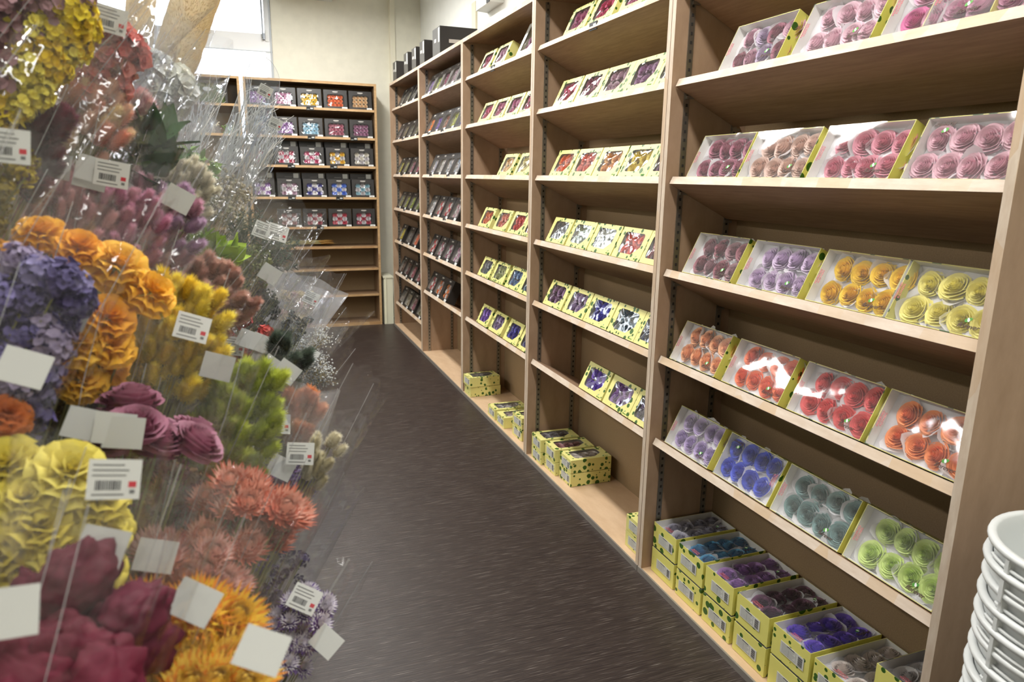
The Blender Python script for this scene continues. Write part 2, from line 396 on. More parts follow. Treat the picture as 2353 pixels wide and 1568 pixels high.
def text_mesh(s, size, shear=0, ext=.0002, bold=0):
    cu = bpy.data.curves.new('lettering', 'FONT'); cu.body = s; cu.size = size; cu.shear = shear; cu.extrude = ext; cu.offset = bold
    cu.align_x = 'CENTER'; cu.align_y = 'CENTER'
    o = bpy.data.objects.new('lettering', cu); col.objects.link(o); bpy.context.view_layer.update()
    me = bpy.data.meshes.new_from_object(o.evaluated_get(bpy.context.evaluated_depsgraph_get())); bpy.data.objects.remove(o)
    me.materials.clear(); me.materials.append(BROWNP); return me
TX_BIG = text_mesh('florever', .0135, .35, bold=.0002); TX_SM = text_mesh('florever', .0085, .35)
TX_RED = text_mesh('PRESERVED\nFLOWERS', .0075)
def leaf_outline(cx, cy, s, ang, n=10):
    P = []
    for i in range(n):
        t = i/n*2*pi; x = cos(t); y = sin(t)*.55*(1-.25*cos(t))
        P.append((cx+s*(x*cos(ang)-y*sin(ang)), cy+s*(x*sin(ang)+y*cos(ang))))
    return P
b = MB(); b.prism(leaf_outline(0, 0, .0078, .5, 14), 0, .0003, 0); b.prism(leaf_outline(0, 0, .0045, 2.0, 12), .0003, .0006, 1)
LEAFLOGO = b.mesh('leaf_emblem', [GREENP, WHITE])
b = MB(); b.prism(leaf_outline(0, 0, .0045, .5, 10), 0, .0003, 0); b.prism(leaf_outline(0, 0, .0024, 2.0, 8), .0003, .0006, 1)
LEAFLOGO_S = b.mesh('leaf_emblem', [GREENP, WHITE])
def label_mesh(w_, h_, red=True, seed=1):
    """white sticker with barcode, rows of small print and a red mark"""
    r_ = random.Random(seed); b = MB(); b.box((-w_/2, -h_/2, 0), (w_/2, h_/2, .0006), 0)
    z = .0006; e = .0002
    for k in range(3): b.box((-w_*.42, h_*(.34-.13*k), z), (w_*(.1+.3*r_.random()), h_*(.34-.13*k)+h_*.035, z+e), 1)
    x = -w_*.35
    while x < w_*.12:
        q = w_*r_.choice((.008, .014, .022)); b.box((x, -h_*.27, z), (x+q, -h_*.03, z+e), 2); x += q+w_*r_.choice((.01, .018))
    b.box((-w_*.4, -h_*.40, z), (w_*.2, -h_*.36, z+e), 1)
    if red: b.box((w_*.27, -h_*.2, z), (w_*.42, -h_*.05, z+e), 3); b.box((w_*.3, -h_*.36, z), (w_*.4, -h_*.26, z+e), 1)
    return b.mesh('price_tag', [TAGW, INK, INKD, REDP])
def side_label():
    b = MB(); b.box((-.042, -.017, 0), (.042, .017, .0006), 0); z = .0006; e = .0002
    for k in range(7): b.box((-.037, .012-.0042*k, z), (.012-.004*(k % 3), .0128-.0042*k, z+e), 1)
    b.box((.014, -.014, z), (.0145, .014, z+e), 1); b.box((-.012, -.014, z), (-.0115, .006, z+e), 1)
    for k in range(9): b.box((.022, -.013+.003*k, z), (.037, -.0115+.003*k+.0006*(k % 2), z+e), 2)
    b.box((-.018, .0125, z), (.008, .0145, z+e), 2)
    return b.mesh('product_label', [TAGW, INK, INKD])
SIDELAB = side_label()

# ------------------------------------------------------------------ big rose gift boxes
RW, RH, RT = .234, .134, .088
def tray_mesh():
    b = MB(); t_ = .0015; w2, h2 = RW/2, RH/2
    b.box((-w2, -h2, 0), (w2, h2, t_), 0)
    b.box((-w2, -h2, t_), (-w2+t_, h2, RT), 0, {'+x': 1}); b.box((w2-t_, -h2, t_), (w2, h2, RT), 0, {'-x': 1})
    b.box((-w2+t_, -h2, t_), (w2-t_, -h2+t_, RT), 0, {'+y': 1}); b.box((-w2+t_, h2-t_, t_), (w2-t_, h2, RT), 0, {'-y': 1})
    return b.mesh('card_tray', [CARD, INNER])
TRAY = tray_mesh()
def wavy_sheet(w_, h_, z, amp, seed):
    b = MB(); b.grid(lambda u, v: ((u-.5)*w_, (v-.5)*h_, z+amp*noise.noise((u*5+seed, v*4, seed))), 16, 10); return b.mesh('tissue_liner', [FROST])
LINER = wavy_sheet(RW-.004, RH-.004, .062, .006, 3)
b = MB(); w2, h2 = RW/2+.0006, RH/2+.0006
b.grid(lambda u, v: ((u-.5)*2*w2, (v-.5)*2*h2, RT+.0012+.0006*sin(u*7)*sin(v*5)), 8, 6)
COVER = b.mesh('clear_cover', [SLEEVE])
def rose_box(M, colour, cname, where, fine=0, flip=False, label_side=None, seed=0, partial=8, variants=None):
    if flip: M = M @ Matrix.Rotation(pi, 4, 'Z')
    root = thing('rose_gift_box', where, 'gift box', M, 'rose gift boxes in the nearest bookcase')
    r_ = random.Random(seed*17+5)
    put('card_tray', TRAY, root); put('tissue_liner', LINER, root); put('clear_cover', COVER, root)
    cols = variants or [colour]
    for j in range(2):
        for i in range(4):
            x = -RW/2+.052+i*.0515+r_.uniform(-.004, .004)+(.004 if j else -.004); y = (j-.5)*.060+r_.uniform(-.003, .003)
            s = r_.uniform(.95, 1.09)
            Mr = T((x, y, .0535)) @ Matrix.Rotation(r_.uniform(-.25, .25), 4, 'X') @ Matrix.Rotation(r_.uniform(-.25, .25), 4, 'Y') @ Matrix.Rotation(r_.random()*6, 4, 'Z') @ Matrix.Scale(s, 4)
            ro = put('rose', r_.choice(ROSES), root, Mr, rosemats(cols[(i+j) % len(cols)]))
            put('paper_cup', r_.choice(CUPS), ro, Matrix.Rotation(r_.uniform(-.3, .3), 4, 'X') @ T((0, 0, -.004)) @ Matrix.Scale(1.12, 4))
    put('leaf_emblem', LEAFLOGO, root, T((.066, -.036, RT+.0024)))
    put('brand_lettering', TX_BIG, root, T((.070, -.049, RT+.0024)))
    put('print_lettering', TX_RED, root, T((-RW/2+.014, -.004, RT+.0024)) @ Matrix.Rotation(pi/2, 4, 'Z'), [PINKP])
    b_ = None
    if label_side:
        put('product_label', SIDELAB, root, T((-RW/2-.0008, 0.008*(1 if seed % 2 else -1), .042)) @ Matrix.Rotation(-pi/2, 4, 'Z') @ Matrix.Rotation(pi/2, 4, 'X'))
    return root
ORD = ['first', 'second', 'third', 'fourth', 'fifth']
def lean(y, z, x=1.2405, lift=0, out=0):
    """frame of a box standing on a tilted shelf: bottom centre of its FRONT face near the lip"""
    P = Vector((x+.010, y, z))+NV*.001-Vector((0, 0, .010*math.tan(TH)))
    return P
def place_lean(y, z, h, t, gap=.004):
    P = Vector((X0+.0255, y, z))+DV*gap+NV*(h/2+.0012)       # front face centre foot line
    P = P+DV*t                                              # back of box
    return frame(P, (0, -1, 0), NV, -DV)
ROWN = ['top', 'second', 'third', 'fourth', 'fifth']
AROW = [
 (1.642, [(1.744, '#9c4560', 'deep rose', '', ['#9c4560', '#c993a8', '#b8a0c0']), (1.461, '#eec3d2', 'pale pink', '', None), (1.20, '#d9579c', 'magenta and pink', '', ['#d9579c', '#e9a9c6']), (.985, '#e6a4c4', 'bright pink', '', None)]),
 (1.358, [(1.862, '#b35d78', 'dusky rose', '', None), (1.621, '#e9c4b3', 'cream peach', '', None), (1.368, '#e58ba0', 'warm pink', '', None), (1.104, '#efbccb', 'blush pink', 'flip', None)]),
 (1.073, [(1.849, '#9d4b5a', 'dark dusty red', '', ['#9d4b5a', '#a8737f']), (1.587, '#d9bfe0', 'pale lilac', '', None), (1.327, '#ffd010', 'golden yellow', '', None), (1.068, '#fff37c', 'lemon yellow', '', None)]),
 (.790, [(1.885, '#ffb074', 'apricot', '', None), (1.615, '#ff6f38', 'orange', '', None), (1.350, '#f04a4a', 'coral red', '', None), (1.100, '#ff8a3c', 'tangerine', '', None)]),
 (.506, [(1.880, '#b79bd8', 'lavender', '', None), (1.618, '#1030d8', 'royal blue', 'flip2', None), (1.370, '#5f8b8b', 'grey teal', '', None), (1.122, '#d8f07e', 'lime green', '', None)]),
]
n = 0
for r, (z, items) in enumerate(AROW):
    for i, (yl, c, cn, fl, var) in enumerate(items):
        n += 1
        yl = max(yl, .868+RW)
        M = place_lean(yl-RW/2, z, RH, RT)
        rose_box(M, c, cn, f'clear-topped gift box of {cn} roses, {ORD[i]} from left on {ROWN[r]} row, nearest bookcase', flip=(fl != ''), seed=n, variants=var)
# flat stacks on the bottom board of the nearest bookcase
def flat(x, y, z, rot=0): return T((x, y, z)) @ Matrix.Rotation(rot, 4, 'Z')
DA = [(1.842, '#a9a6ba', 'silver grey', '#8f8f9c'), (1.692, '#2d8fc0', 'sky blue', '#5a7f86'), (1.545, '#a86fc0', 'mauve purple', '#3a2a33'), (1.394, '#5b1f45', 'dark burgundy', '#5d3b4a'),
      (1.243, '#6a3be0', 'violet', '#dcd0cc'), (1.095, '#eee0d8', 'cream white', '#e8e2dc')]
for i, (y, c, cn, c2) in enumerate(DA):
    xo = 1.243+RW/2+.004
    rose_box(flat(xo, y, .0215, 0), c2, cn, f'lower leaf-printed rose box directly under the {cn} rose box on the bottom board', label_side=True, seed=40+i)
    rose_box(flat(xo+.003, y+.002, .0215+RT+.004, 0), c, cn, f'upper leaf-printed box of {cn} roses lying flat on the bottom board stack', label_side=True, seed=50+i)
for j in range(3):
    rose_box(flat(1.243+RW/2+.026, .942, .0215+j*(RT+.004)), '#f1ece8', 'white', ['lowest box of the white rose stack beside the end panel, on the board', 'middle box of the white rose stack beside the end panel', 'topmost box of white roses on the three-high stack beside the end panel'][j], label_side=True, seed=60+j)

# ------------------------------------------------------------------ window cartons with leaf print
CW, CH, CT = .197, .119, .060
def rr_window(x0, x1, y0, y1, r, cut):
    P = []
    def arc(cx, cy, a0):
        for k in range(5): a = a0+k/4*pi/2; P.append((cx+r*cos(a), cy+r*sin(a)))
    arc(x1-r, y1-r, 0); arc(x0+r, y1-r, pi/2); arc(x0+r, y0+r, pi)
    P.append((x1-cut, y0)); P.append((x1, y0+cut*.75)); return P
WIN = rr_window(-.070, .068, -.040, .042, .014, .042)
def carton_mesh(w_, h_, t_, win, mats, name='carton', frontm=0):
    b = MB(); w2, h2 = w_/2, h_/2
    b.box((-w2, -h2, 0), (w2, h2, .0012)); e = .0012
    b.box((-w2, -h2, e), (-w2+e, h2, t_), 0, {'+x': 1}); b.box((w2-e, -h2, e), (w2, h2, t_), 0, {'-x': 1})
    b.box((-w2+e, -h2, e), (w2-e, -h2+e, t_), 0, {'+y': 1}); b.box((-w2+e, h2-e, e), (w2-e, h2, t_), 0, {'-y': 1})
    # front with window: ring of quads between window outline and rectangle outline
    n_ = len(win); out = []
    for x, y in win:
        s = min((w2/abs(x)) if x else 9e9, (h2/abs(y)) if y else 9e9); out.append((x*s, y*s))
    # snap to corners
    for cx, cy in ((w2, h2), (-w2, h2), (-w2, -h2), (w2, -h2)):
        k = min(range(n_), key=lambda i: (out[i][0]-cx)**2+(out[i][1]-cy)**2); out[k] = (cx, cy)
    for zz, up in ((t_, True), (t_-.0008, False)):
        base = len(b.v); b.v += [(x, y, zz) for x, y in win]+[(x, y, zz) for x, y in out]
        for k in range(n_):
            k2 = (k+1) % n_; q = (base+k, base+k2, base+n_+k2, base+n_+k)
            b.face(q[::-1] if up else q, frontm if up else 1)
    return b.mesh(name, mats)
CARTON = carton_mesh(CW, CH, CT, WIN, [CARD2, INNER])
def film_mesh(win, z, name='window_film', m_=WINF):
    b = MB(); cx = sum(p[0] for p in win)/len(win); cy = sum(p[1] for p in win)/len(win); n_ = len(win)
    rings = [1.03, .7, .35]
    base = len(b.v)
    for ri, s in enumerate(rings):
        for x, y in win: b.vert((cx+(x-cx)*s, cy+(y-cy)*s, z+(.0035*noise.noise((x*60, y*60, s*4)) if ri else 0)))
    c = b.vert((cx, cy, z+.001))
    for r in range(2):
        for k in range(n_): k2 = (k+1) % n_; b.face((base+r*n_+k, base+r*n_+k2, base+(r+1)*n_+k2, base+(r+1)*n_+k), 0, True)
    for k in range(n_): b.face((base+2*n_+k, base+2*n_+(k+1) % n_, c), 0, True)
    return b.mesh(name, [m_])
CFILM = film_mesh(WIN, CT-.001)
def carton(M, colour, where, seed, c2=None, label=False):
    root = thing('window_carton', where, 'gift box', M, 'leaf-printed window cartons on the bookcases')
    put('carton', CARTON, root); put('window_film', CFILM, root)
    r_ = random.Random(seed)
    for j in range(2):
        for i in range(3):
            s = r_.uniform(1.0, 1.15)
            Mr = T((-.046+i*.046+r_.uniform(-.004, .004), (j-.5)*.044+r_.uniform(-.003, .003), .027)) @ Matrix.Rotation(r_.uniform(-.4, .4), 4, 'X') @ Matrix.Rotation(r_.random()*6, 4, 'Z') @ Matrix.Scale(s, 4)
            put('rose', r_.choice(ROSES_S), root, Mr, rosemats(c2 if c2 and (i+j) % 2 else colour))
    put('leaf_emblem', LEAFLOGO_S, root, T((.067, -.043, CT+.0004))); put('brand_lettering', TX_SM, root, T((.071, -.052, CT+.0004)), [GREENP])
    if label:
        put('product_label', SIDELAB, root, T((-CW/2-.0008, -.004, CT/2)) @ Matrix.Rotation(-pi/2, 4, 'Z') @ Matrix.Rotation(pi/2, 4, 'X'))
    return root
BR = {  # per bookcase: shelf -> (left edge y, colour, colour word, second colour)
 1: [(0, 'top', [(2.807, '#c06a92', 'dusty pink'), (2.590, '#d03a70', 'crimson pink'), (2.345, '#c96a9a', 'rose mauve')]),
     (1, 'second', [(2.890, '#c82a66', 'magenta'), (2.680, '#a9637c', 'old rose'), (2.478, '#c3a0b2', 'greyish pink'), (2.280, '#a87aa4', 'mauve'), (2.070, '#6f7f78', 'sage')]),
     (2, 'third', [(2.908, '#f4702a', 'orange'), (2.700, '#ee7d6a', 'salmon'), (2.495, '#f0b267', 'peach gold'), (2.290, '#ead34f', 'yellow'), (2.084, '#77506e', 'plum')]),
     (3, 'fourth', [(2.930, '#77777a', 'charcoal grey'), (2.717, '#a7b59a', 'pale green'), (2.513, '#dfe3dc', 'white'), (2.309, '#e5472a', 'scarlet'), (2.100, '#a02436', 'dark red')]),
     (4, 'fifth', [(2.940, '#8d6795', 'dull purple'), (2.725, '#b39ec4', 'pale violet'), (2.520, '#2a34b8', 'ultramarine'), (2.316, '#1f4f66', 'deep teal'), (2.112, '#33406c', 'navy')]),
     (5, 'sixth', [(2.535, '#6a3ac8', 'bright violet'), (2.325, '#8a5ab0', 'amethyst'), (2.120, '#5a4a78', 'dusky violet')])],
 2: [(0, 'top', [(3.950, '#c76a92', 'dusky pink'), (3.715, '#d8b0c6', 'faded pink')]),
     (1, 'second', [(3.945, '#cf4a84', 'hot pink'), (3.733, '#d98aac', 'mid pink'), (3.520, '#cf7aa4', 'orchid pink'), (3.308, '#c9447c', 'cerise')]),
     (2, 'third', [(3.601, '#efc98a', 'cream and gold'), (3.360, '#efe3a0', 'pale lemon')]),
     (3, 'fourth', [(3.925, '#ee8a55', 'apricot'), (3.665, '#eda08c', 'peach pink'), (3.435, '#e0524a', 'red and coral'), (3.230, '#d0705a', 'brick')]),
     (4, 'fifth', [(3.930, '#8b9096', 'silver'), (3.697, '#b9c08c', 'celery'), (3.462, '#7aa0c8', 'steel blue'), (3.250, '#7a93a8', 'grey blue')]),
     (5, 'sixth', [(3.950, '#8456c8', 'violet'), (3.722, '#9a86b4', 'lavender grey'), (3.476, '#2e2ea8', 'indigo'), (3.250, '#4a4a80', 'slate')])]}
n = 0
for k, rows in BR.items():
    for si, rn, items in rows:
        for i, (yl, c, cn) in enumerate(items):
            n += 1
            if (k, si, i) == (2, 0, 2): continue
            lo = YE+BW*(k-1)+.022; hi = lo+CW; wf = 1.0
            if yl < hi+.0:
                if i and yl < hi and items[i-1][0]-CW < hi: wf = max(.5, (items[i-1][0]-CW-.003-lo)/CW)
                yl = lo+CW*wf
            carton(place_lean(yl-CW*wf/2, SH[si], CH, CT) @ Matrix.Diagonal((wf, 1, 1, 1)), c, f'{cn} flowers in yellow carton, {ORD[i]} from left, {rn} row, {NAMES[k]} bookcase', 100+n, label=(n % 2 == 0))
# tall white and pink carton at the right of the third bookcase's top row
M = place_lean(3.354-.10, SH[0], .17, CT)
root = thing('window_carton', 'tall pale carton with a mauve flower, top right of the third bookcase', 'gift box', M, 'leaf-printed window cartons on the bookcases')
b = MB(); WT = rr_window(-.062, .062, -.062, .066, .012, .03); put('carton', carton_mesh(CW, .17, CT, WT, [CARD2, INNER, mat('carton_pale', '#eef0ea', .5)], frontm=2), root)
put('window_film', film_mesh(WT, CT-.001), root)
for j in range(3):
    for i in range(2): put('rose', ROSES_S[i], root, T((-.028+i*.056, -.042+j*.042, .022)), rosemats('#b07a9c'))
# flat cartons on the bottom boards
DB = [(2.935, 1.232, 2, '#77757c', 'grey', 'left'), (2.800, 1.245, 2, '#a5686a', 'brick rose', 'middle'), (2.668, 1.262, 2, '#e8ded6', 'ivory', 'right')]
for y, x, nn, c, cn, pos in DB:
    for j in range(nn):
        carton(T((x+CW/2, y, .0215+j*(CT+.003))) @ Matrix.Rotation(rnd.uniform(-.03, .03), 4, 'Z'), c,
               f'{"upper" if j else "lower"} flat carton with {cn} flowers, {pos} stack of three on second bookcase floor', 300+int(y*10)+j, label=True)
for j in range(2):
    carton(T((1.246+CW/2, 2.032, .0215+j*(CT+.003))), '#b9a6b8', f'{"upper" if j else "lower"} carton half hidden behind the upright, on second bookcase floor', 330+j, label=True)
for j, (x, y, a) in enumerate(((1.212, 4.048, .02), (1.205, 4.045, .05))):
    carton(T((x+CW/2+.012, y, .0215+j*(CT+.003))) @ Matrix.Rotation(a, 4, 'Z'), '#8a8a86', f'{"upper" if j else "lower"} carton of the pair at the left of the third bookcase floor', 340+j, label=(j == 1))
carton(T((1.230+CW/2, 3.60, .0215)), '#c9c4c0', 'single flat carton with pale flowers, rear of three on third bookcase floor', 351, label=True)
carton(T((1.232+CW/2, 3.455, .0215)), '#d9c9c2', 'single flat carton with cream pink flowers, middle of third bookcase floor', 352, label=True)
for j in range(2):
    carton(T((1.252+CW/2, 3.255, .0215+j*(CT+.003))) @ Matrix.Rotation(.06, 4, 'Z'), '#c0b4a8', f'{"upper" if j else "lower"} carton of the pair cut off by the upright, third bookcase floor', 353+j, label=True)

# ------------------------------------------------------------------ black window boxes
KW, KH, KT = .196, .155, .065
WK = []
for cx, cy, a0 in ((.052, .022, 0), (-.052, .022, pi/2), (-.058, -.042, pi), (.058, -.042, 3*pi/2)):
    for k in range(4): a = a0+k/3*pi/2; WK.append((cx+.018*cos(a), cy+.018*sin(a)))
KBOX = carton_mesh(KW, KH, KT, WK, [BLACK, INNER], 'carton'); KFILM = film_mesh(WK, KT-.001, m_=DWINF)
KBOXC = carton_mesh(KW, KH, KT, WK, [mat('grey_clear_card', '#6b6865', .35), INNER], 'carton')
b = MB(); b.box((-.022, -.0035, 0), (.022, .0035, .0004)); b.box((-.014, -.008, 0), (.014, -.0065, .0004)); KLOGO = b.mesh('front_print', [mat('print_pale', '#c9c6bf', .5)])
b = MB(); b.box((-.022, -.009, 0), (.022, .009, .001)); b.box((-.018, -.002, .001), (.010, .0, .0012), 1); b.box((-.018, -.006, .001), (.014, -.0045, .0012), 1); KTAG = b.mesh('price_tag', [WHITE, INK])
KLINE = [ROSES_S[0], ROSES_S[1]]
def blackbox(M, colour, where, seed, cols=4, c2=None, grey=False, tag_=True, group='black window boxes of small roses', w_=1.0):
    if w_ != 1.0: M = M @ Matrix.Diagonal((w_, 1, 1, 1))
    root = thing('black_gift_box', where, 'gift box', M, group)
    put('carton', KBOXC if grey else KBOX, root, None, [None, BLACK] if cols == 4 else None); put('window_film', KFILM, root)
    r_ = random.Random(seed)
    for j in range(3):
        for i in range(cols):
            s = (.84 if cols == 3 else .66)*r_.uniform(.95, 1.05)
            Mr = T(((i-(cols-1)/2)*(.124/cols), -.043+j*.033, .034)) @ Matrix.Rotation(r_.random()*6, 4, 'Z') @ Matrix.Scale(s, 4)
            put('rose', r_.choice(KLINE), root, Mr, rosemats(c2 if c2 and (i+j) % 2 else colour))
    put('front_print', KLOGO, root, T((0, .062, KT+.0003)))
    if tag_: put('price_tag', KTAG, root, T((.074, -.072, KT+.004)))
    return root
DR = [(0, 'top', [(5.222, '#a38ac8', 'lilac'), (5.02, '#cfd98a', 'pale lime'), (4.82, '#b5708c', 'rose and grey'), (4.62, '#d9c3cc', 'shell pink'), (4.42, '#9fb0d0', 'pale blue')]),
      (1, 'second', [(5.222, '#f39a3a', 'orange and yellow'), (5.02, '#8a6ac4', 'purple'), (4.82, '#a56a5a', 'russet'), (4.62, '#c8cf6a', 'yellow green'), (4.42, '#3a5ac8', 'cobalt')]),
      (2, 'third', [(5.142, '#c9cede', 'ice blue'), (4.945, '#dcdcd6', 'ivory white'), (4.748, '#cfd6dc', 'frost white'), (4.550, '#c5d2e0', 'pale sky')]),
      (3, 'fourth', [(5.205, '#c9ccd0', 'light grey'), (4.990, '#d84a58', 'red and white'), (4.780, '#d63a4c', 'ruby'), (4.575, '#d9b6be', 'dim pink')]),
      (4, 'fifth', [(5.190, '#d82a3a', 'bright red'), (4.970, '#c98a9c', 'dusty pink'), (4.765, '#b8688a', 'raspberry'), (4.560, '#d9a9c4', 'soft pink')]),
      (5, 'sixth', [(5.222, '#d03040', 'cherry red'), (5.022, '#f08028', 'vivid orange'), (4.830, '#f0903a', 'light orange')])]
n = 0
for si, rn, items in DR:
    for i, (yl, c, cn) in enumerate(items):
        n += 1
        blackbox(place_lean(yl-KW/2, SH[si], KH, KT), c, f'{cn} flowers in black window box, {ORD[i]} from left, {rn} row, fourth bookcase', 400+n, cols=3, c2='#e6e2e0' if si > 1 else None, grey=(si == 0), group='black window boxes in the fourth bookcase')
ER = [(0, 'top', [(6.17, '#9a9a8a', 'ash grey'), (5.96, '#a9a68c', 'straw'), (5.73, '#a3a09a', 'pale grey')]),
      (1, 'second', [(6.30, '#8c7a80', 'dull mauve'), (6.09, '#9a9068', 'olive straw'), (5.88, '#7d8270', 'moss grey'), (5.67, '#8a8a60', 'dry green')]),
      (2, 'third', [(6.30, '#c8c030', 'lemon'), (6.09, '#b8b878', 'soft yellow'), (5.86, '#b77a8c', 'faded rose'), (5.65, '#b04a68', 'wine')]),
      (3, 'fourth', [(6.30, '#8a9040', 'olive'), (6.09, '#a8b040', 'yellow green'), (5.88, '#9aa838', 'grass green'), (5.66, '#8c9c48', 'leaf green')]),
      (4, 'fifth', [(6.30, '#d8c82a', 'bright yellow'), (5.98, '#77706c', 'grey'), (5.74, '#ef8a58', 'orange')]),
      (5, 'sixth', [(6.30, '#5a4038', 'brown'), (6.09, '#6a3a3c', 'maroon'), (5.88, '#b86a78', 'rose'), (5.66, '#c07a7c', 'pink')])]
for si, rn, items in ER:
    for i, (yl, c, cn) in enumerate(items):
        n += 1
        blackbox(place_lean(yl-KW/2, SH[si], KH, KT), c, f'{cn} flowers in dark window box, {ORD[i]} from left, {rn} row, farthest bookcase', 450+n, cols=3, grey=False, group='dark window boxes in the farthest bookcase')
for i, (yl, c, cn) in enumerate([(6.30, '#8c8c88', 'silver grey'), (6.09, '#a89a80', 'beige'), (5.88, '#b57488', 'old pink'), (5.62, '#a39a70', 'straw yellow')]):
    blackbox(place_lean(yl-KW/2, .235, KH, KT), c, f'{cn} flowers in dark window box, {ORD[i]} from left, bottom row, farthest bookcase', 490+i, cols=3, group='dark window boxes in the farthest bookcase')
# dark cartons standing on top of the two farthest bookcases
for i, (y, h, dd) in enumerate(((6.16, .15, .14), (5.72, .155, .14), (5.44, .15, .14), (5.18, .155, .14), (4.78, .17, .19))):
    t = thing('storage_carton', ['small dark carton at the far left end of the bookcase tops', 'second dark carton from the corner on the bookcase tops', 'third dark carton on top of the far bookcases', 'fourth dark carton on top, just left of the largest one', 'largest dark carton with pale print on top of the fourth bookcase'][i], 'carton', T((1.23, y, HB+.001)), 'dark cartons on top of the bookcases')
    g = mat('carton_dark_grey', '#4c4a46', .5)
    b = MB(); b.box((0, -dd/2, 0), (.25, dd/2, h), 0, {'-x': 1}); b.build('carton', [BLACK, g], t)
    b = MB(); b.box((-.001, -dd/2+.008, h*.45), (0, -dd/2+.04, h*.95)); b.build('white_sticker', TAGW, t)
    b = MB(); b.box((-.001, .0, h*.5), (0, .045, h*.62)); b.build('front_print', mat('print_pale', '#c9c6bf'), t)
    if i == 4: b = MB(); b.box((.06, -dd/2-.001, h*.42), (.15, -dd/2, h*.55)); b.build('side_print', mat('print_pale', '#c9c6bf'), t)

# boxes on the far wall bookcase
def on_back(xc, z, tl, h=KH, t_=KT, yo=.012, lift=0):
    a = radians(tl); Yv = Vector((0, sin(a), cos(a))); Dv = Vector((0, cos(a), -sin(a)))
    P = Vector((xc, YB+.004, z))+Dv*(yo+t_)+Yv*(h/2+.001+lift)
    return frame(P, (1, 0, 0), Yv, -Dv)
BK = [(0, 'top', [(.985, '#e9c08a', 'peach'), (.775, '#ee6a28', 'orange red'), (.562, '#f4cc1e', 'yellow'), (.352, '#dba3c4', 'orchid pink'), (.150, '#b98ac0', 'lilac')], 4),
      (1, 'second', [(.985, '#a96a90', 'plum pink'), (.775, '#c0627c', 'rose red'), (.562, '#9fcfe4', 'pale blue'), (.352, '#ab78c0', 'purple'), (.145, '#a7a09a', 'ash')], 4),
      (2, 'third', [(.985, '#efeadd', 'white'), (.775, '#f6c61e', 'golden'), (.562, '#d83a7a', 'pink'), (.352, '#cf2a5c', 'crimson'), (.10, '#dc5560', 'coral')], 3),
      (3, 'fourth', [(.985, '#9ccbd8', 'ice blue'), (.780, '#3f7ae8', 'bright blue'), (.572, '#2c2a9c', 'dark blue'), (.362, '#b584a4', 'dusky mauve'), (.145, '#a66cc4', 'violet')], 3),
      (4, 'fifth', [(.985, '#c02a4c', 'ruby red'), (.775, '#cc2244', 'scarlet'), (.562, '#a8243c', 'dark red'), (.350, '#a06a6c', 'glossy dull red')], 3)]
for si, rn, items, cc in BK:
    z, tl = SB[si]
    for i, (xc, c, cn) in enumerate(items):
        blackbox(on_back(xc, z, tl), c, f'{cn} roses in black window box, {rn} shelf of back wall bookcase', 500+si*7+i, cols=cc, c2='#dcd8da' if cc == 3 else None, group='black rose boxes on the back wall bookcase')
        if si in (2, 3) and i < (4 if si == 2 else 5):
            t = thing('black_gift_box', f'taller black box standing behind the {cn} rose box, {rn} shelf, back wall', 'gift box', on_back(xc, z, tl, .215, .06, .012+KT+.012), 'black rose boxes on the back wall bookcase')
            b = MB(); b.box((-KW/2, -.1075, 0), (KW/2, .1075, .06)); b.build('carton', BLACK, t)
            b = MB(); b.box((.042, .062, .06), (.085, .102, .0608)); b.build('white_sticker', TAGW, t)
            b = MB(); b.box((-.03, .066, .06), (.03, .074, .0606)); b.build('front_print', mat('print_dim', '#6b6a66'), t)
# price clips on shelf edges
def clip(M, where, glare=False):
    t = thing('price_clip', where, 'price holder', M, 'price holders clipped on shelf edges')
    b = MB(); b.box((-.03, -.014, 0), (.03, .014, .004)); b.build('holder', BLACKP, t)
    b = MB(); b.box((0.002, -.004, .004), (.024, .007, .0046)); b.box((-.024, -.008, .004), (-.004, -.005, .0046)); b.build('price_print', TAGW, t)
for x, si, w1 in ((.56, 0, 'under the yellow roses, top shelf'), (.56, 1, 'middle of the second shelf'), (.915, 1, 'right end of the second shelf'), (.385, 2, 'under the crimson roses, third shelf'), (.735, 2, 'under the golden roses, third shelf'),
                (.375, 3, 'left on the fourth shelf'), (.775, 3, 'right on the fourth shelf'), (.60, 4, 'on the fifth shelf'), (-.28, 0, 'on the top shelf of the left half')):
    clip(frame((x, YB-.0015, SB[si][0]-.012), (1, 0, 0), (0, 0, 1), (0, -1, 0)), f'small black price holder {w1}, back wall bookcase')
for y, z, w1 in ((2.50, SH[0], 'top shelf edge of the second bookcase'), (3.64, SH[0], 'top shelf edge of the third bookcase'), (4.95, SH[0], 'top shelf edge of the fourth bookcase'),
                 (5.02, SH[1], 'left on second shelf of the fourth bookcase'), (4.66, SH[1], 'right on second shelf of the fourth bookcase'), (4.98, SH[2], 'left on third shelf of the fourth bookcase'), (4.52, SH[2], 'right on third shelf of the fourth bookcase'),
                 (4.95, SH[3], 'left on fourth shelf of the fourth bookcase'), (4.62, SH[3], 'right on fourth shelf of the fourth bookcase'), (4.82, SH[4], 'on the fifth shelf of the fourth bookcase'),
                 (5.95, SH[0], 'on the top shelf of the farthest bookcase'), (5.90, SH[1], 'on the second shelf of the farthest bookcase'), (5.98, SH[2], 'on the third shelf of the farthest bookcase'), (5.9, SH[3], 'on the fourth shelf of the farthest bookcase'),
                 (6.0, SH[4], 'on the fifth shelf of the farthest bookcase'), (5.85, SH[5], 'on the sixth shelf of the farthest bookcase')):
    clip(frame((X0+.0185, y, z-.014), (0, -1, 0), (0, 0, 1), (-1, 0, 0)), f'small dark price holder {w1}')
